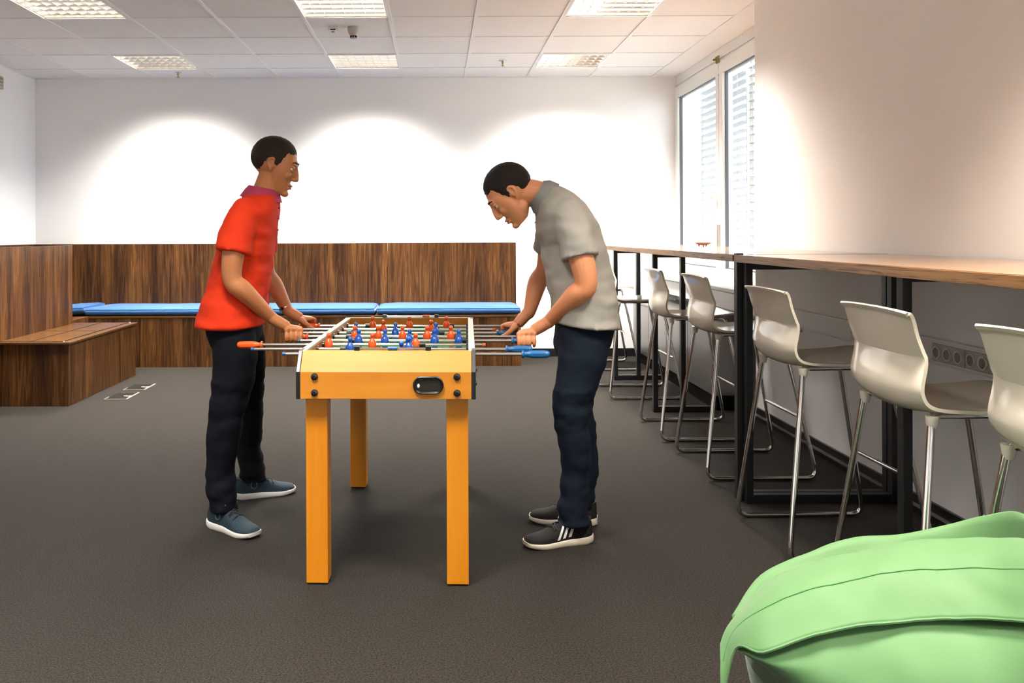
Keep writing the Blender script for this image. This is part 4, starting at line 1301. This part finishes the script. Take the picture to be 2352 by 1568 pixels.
# stations from the left tip to the right end: back foot, back belly, rear top, valley, front crest, seam, front belly, under, front foot
STN = [
    [(0.82, 1.93, 0.0), (0.72, 1.93, 0.22), (0.655, 1.89, 0.37), (0.650, 1.87, 0.378), (0.640, 1.85, 0.375), (0.628, 1.79, 0.357), (0.645, 1.78, 0.343), (0.73, 1.84, 0.26), (0.83, 1.88, 0.0)],
    [(0.80, 1.99, 0.0), (0.74, 2.03, 0.20), (0.735, 1.95, 0.430), (0.735, 1.91, 0.442), (0.728, 1.87, 0.446), (0.668, 1.735, 0.378), (0.680, 1.705, 0.346), (0.755, 1.76, 0.23), (0.84, 1.80, 0.0)],
    [(0.86, 2.03, 0.0), (0.84, 2.08, 0.24), (0.840, 1.97, 0.474), (0.830, 1.92, 0.472), (0.816, 1.87, 0.488), (0.748, 1.720, 0.415), (0.742, 1.655, 0.345), (0.79, 1.66, 0.21), (0.87, 1.70, 0.0)],
    [(0.96, 2.04, 0.0), (0.96, 2.09, 0.26), (0.958, 1.98, 0.510), (0.945, 1.92, 0.492), (0.924, 1.87, 0.517), (0.848, 1.712, 0.440), (0.825, 1.625, 0.350), (0.84, 1.56, 0.18), (0.92, 1.58, 0.0)],
    [(1.05, 2.02, 0.0), (1.06, 2.07, 0.28), (1.064, 1.98, 0.518), (1.045, 1.92, 0.512), (1.022, 1.86, 0.542), (0.936, 1.702, 0.455), (0.905, 1.605, 0.365), (0.91, 1.52, 0.18), (0.98, 1.53, 0.0)],
    [(1.12, 1.98, 0.0), (1.16, 2.04, 0.30), (1.172, 1.97, 0.548), (1.150, 1.91, 0.480), (1.112, 1.84, 0.556), (1.020, 1.682, 0.468), (0.985, 1.580, 0.380), (0.98, 1.49, 0.18), (1.04, 1.49, 0.0)],
    [(1.17, 1.90, 0.0), (1.23, 1.95, 0.32), (1.236, 1.92, 0.590), (1.212, 1.86, 0.465), (1.172, 1.80, 0.573), (1.080, 1.642, 0.484), (1.045, 1.540, 0.395), (1.04, 1.44, 0.18), (1.08, 1.44, 0.0)],
    [(1.18, 1.79, 0.0), (1.25, 1.84, 0.32), (1.262, 1.83, 0.625), (1.240, 1.78, 0.475), (1.205, 1.72, 0.596), (1.120, 1.56, 0.505), (1.090, 1.46, 0.41), (1.08, 1.36, 0.18), (1.10, 1.37, 0.0)],
    [(1.17, 1.66, 0.0), (1.24, 1.70, 0.30), (1.255, 1.70, 0.580), (1.235, 1.66, 0.560), (1.210, 1.60, 0.575), (1.140, 1.46, 0.49), (1.12, 1.38, 0.40), (1.10, 1.30, 0.18), (1.11, 1.32, 0.0)],
    [(1.15, 1.54, 0.0), (1.20, 1.55, 0.22), (1.20, 1.55, 0.40), (1.19, 1.53, 0.42), (1.18, 1.50, 0.42), (1.16, 1.44, 0.38), (1.15, 1.40, 0.32), (1.14, 1.38, 0.16), (1.14, 1.42, 0.0)]]
def grid_interp(st, n_along, n_ring, closed=True):
    rows = []
    for r in st:
        ext = list(r)
        k = len(ext)
        if closed:
            e = [ext[-1]] + ext + [ext[0], ext[1]]
            out = []
            for i in range(1, k + 1):
                p0, p1, p2, p3 = e[i - 1], e[i], e[i + 1], e[i + 2]
                for j in range(n_ring):
                    t = j / n_ring
                    out.append(tuple(0.5 * ((2 * b) + (c - a) * t + (2 * a - 5 * b + 4 * c - d) * t * t + (3 * b - a - 3 * c + d) * t ** 3) for a, b, c, d in zip(p0, p1, p2, p3)))
            rows.append(out)
        else:
            rows.append(cat(ext, n_ring))
    m = len(rows[0])
    cols = [cat([r[i] for r in rows], n_along) for i in range(m)]
    return [[cols[i][s] for i in range(m)] for s in range(len(cols[0]))]
G = grid_interp(STN, 7, 7)
def bag_pt(p, amp=0.010):
    v = V(p)
    n = noise.noise(v * 7.0) * 0.6 + noise.noise(V((v.x * 14, v.y * 9, v.z * 20))) * 0.35
    fold = max(0.0, 1 - abs(v.z - 0.36) / 0.14) * max(0.0, min(1.0, (1.80 - v.y) / 0.06))
    n += fold * 1.5 * noise.noise(V((v.x * 16 - v.z * 5, 0.7, v.z * 3)))
    d = V((v.x - 1.0, v.y - 1.78, (v.z - 0.28))).normalized()
    k = min(1.0, v.z / 0.1)
    q = v + d * amp * n * k
    q.z = max(q.z, 0.0)
    return q - V(BL)
m = MB().loft([[bag_pt(p) for p in ring] for ring in G])
obj('bag', m, M['bag'], bag, angle=0)
# flap: panel from just behind the crest to the seam, lying over the bag and hanging past its left end
FL_ = []
for i, r in enumerate(STN):
    v1, c, s, b = V(r[3]), V(r[4]), V(r[5]), V(r[6])
    a = c.lerp(v1, 0.25) + V((0, 0, 0.003))
    up = V((-0.004, -0.006, 0.008))
    mid1 = c.lerp(s, 0.33) + V((-0.012, -0.016, 0.026)) * (0.4 if i == 0 else 1)
    mid2 = c.lerp(s, 0.68) + V((-0.014, -0.020, 0.024)) * (0.4 if i == 0 else 1)
    low = s + V((-0.012, -0.022, 0.006)) * (0.6 if i == 0 else 1)
    FL_.append([a + V((0, 0, 0.004)), c + up, mid1, mid2, low])
tip = [V((0.612, 1.835, 0.345)), V((0.606, 1.825, 0.340)), V((0.598, 1.80, 0.315)), V((0.592, 1.785, 0.285)), V((0.590, 1.775, 0.235))]
FL_ = [tip] + FL_[:-1] + [[V(p) + V((0.0, 0.0, -0.004)) for p in FL_[-1]]]
GF = grid_interp([[tuple(p) for p in r] for r in FL_], 6, 6, closed=False)
vs, fs = [], []
A, B = len(GF), len(GF[0])
for i in range(A):
    for j in range(B):
        p = V(GF[i][j])
        w = 0.006 * noise.noise(V((p.x * 13, p.y * 16, 0.3))) + 0.004 * noise.noise(V((p.x * 36 + p.y * 12, p.y * 6, 2.0))) * (j / B)
        vs.append(p + V((-0.3, -0.5, 0.8)) * w - V(BL))
for i in range(A - 1):
    for j in range(B - 1):
        fs.append((i * B + j, (i + 1) * B + j, (i + 1) * B + j + 1, i * B + j + 1))
fl = obj('flap', MB().add(vs, fs), M['bag'], bag, angle=0)
so = fl.modifiers.new('solid', 'SOLIDIFY')
so.thickness = 0.005
so.offset = 0
jr = int(B * 0.62)
obj('stitch_line', MB().tube([vs[i * B + jr] + V((-0.0009, -0.0015, 0.0024)) for i in range(2, A - 1)], 0.0013, 5), M['seam'], fl)
obj('flap_edge', MB().tube([vs[i * B + B - 1] for i in range(0, A)], 0.0035, 6), M['bag'], fl)
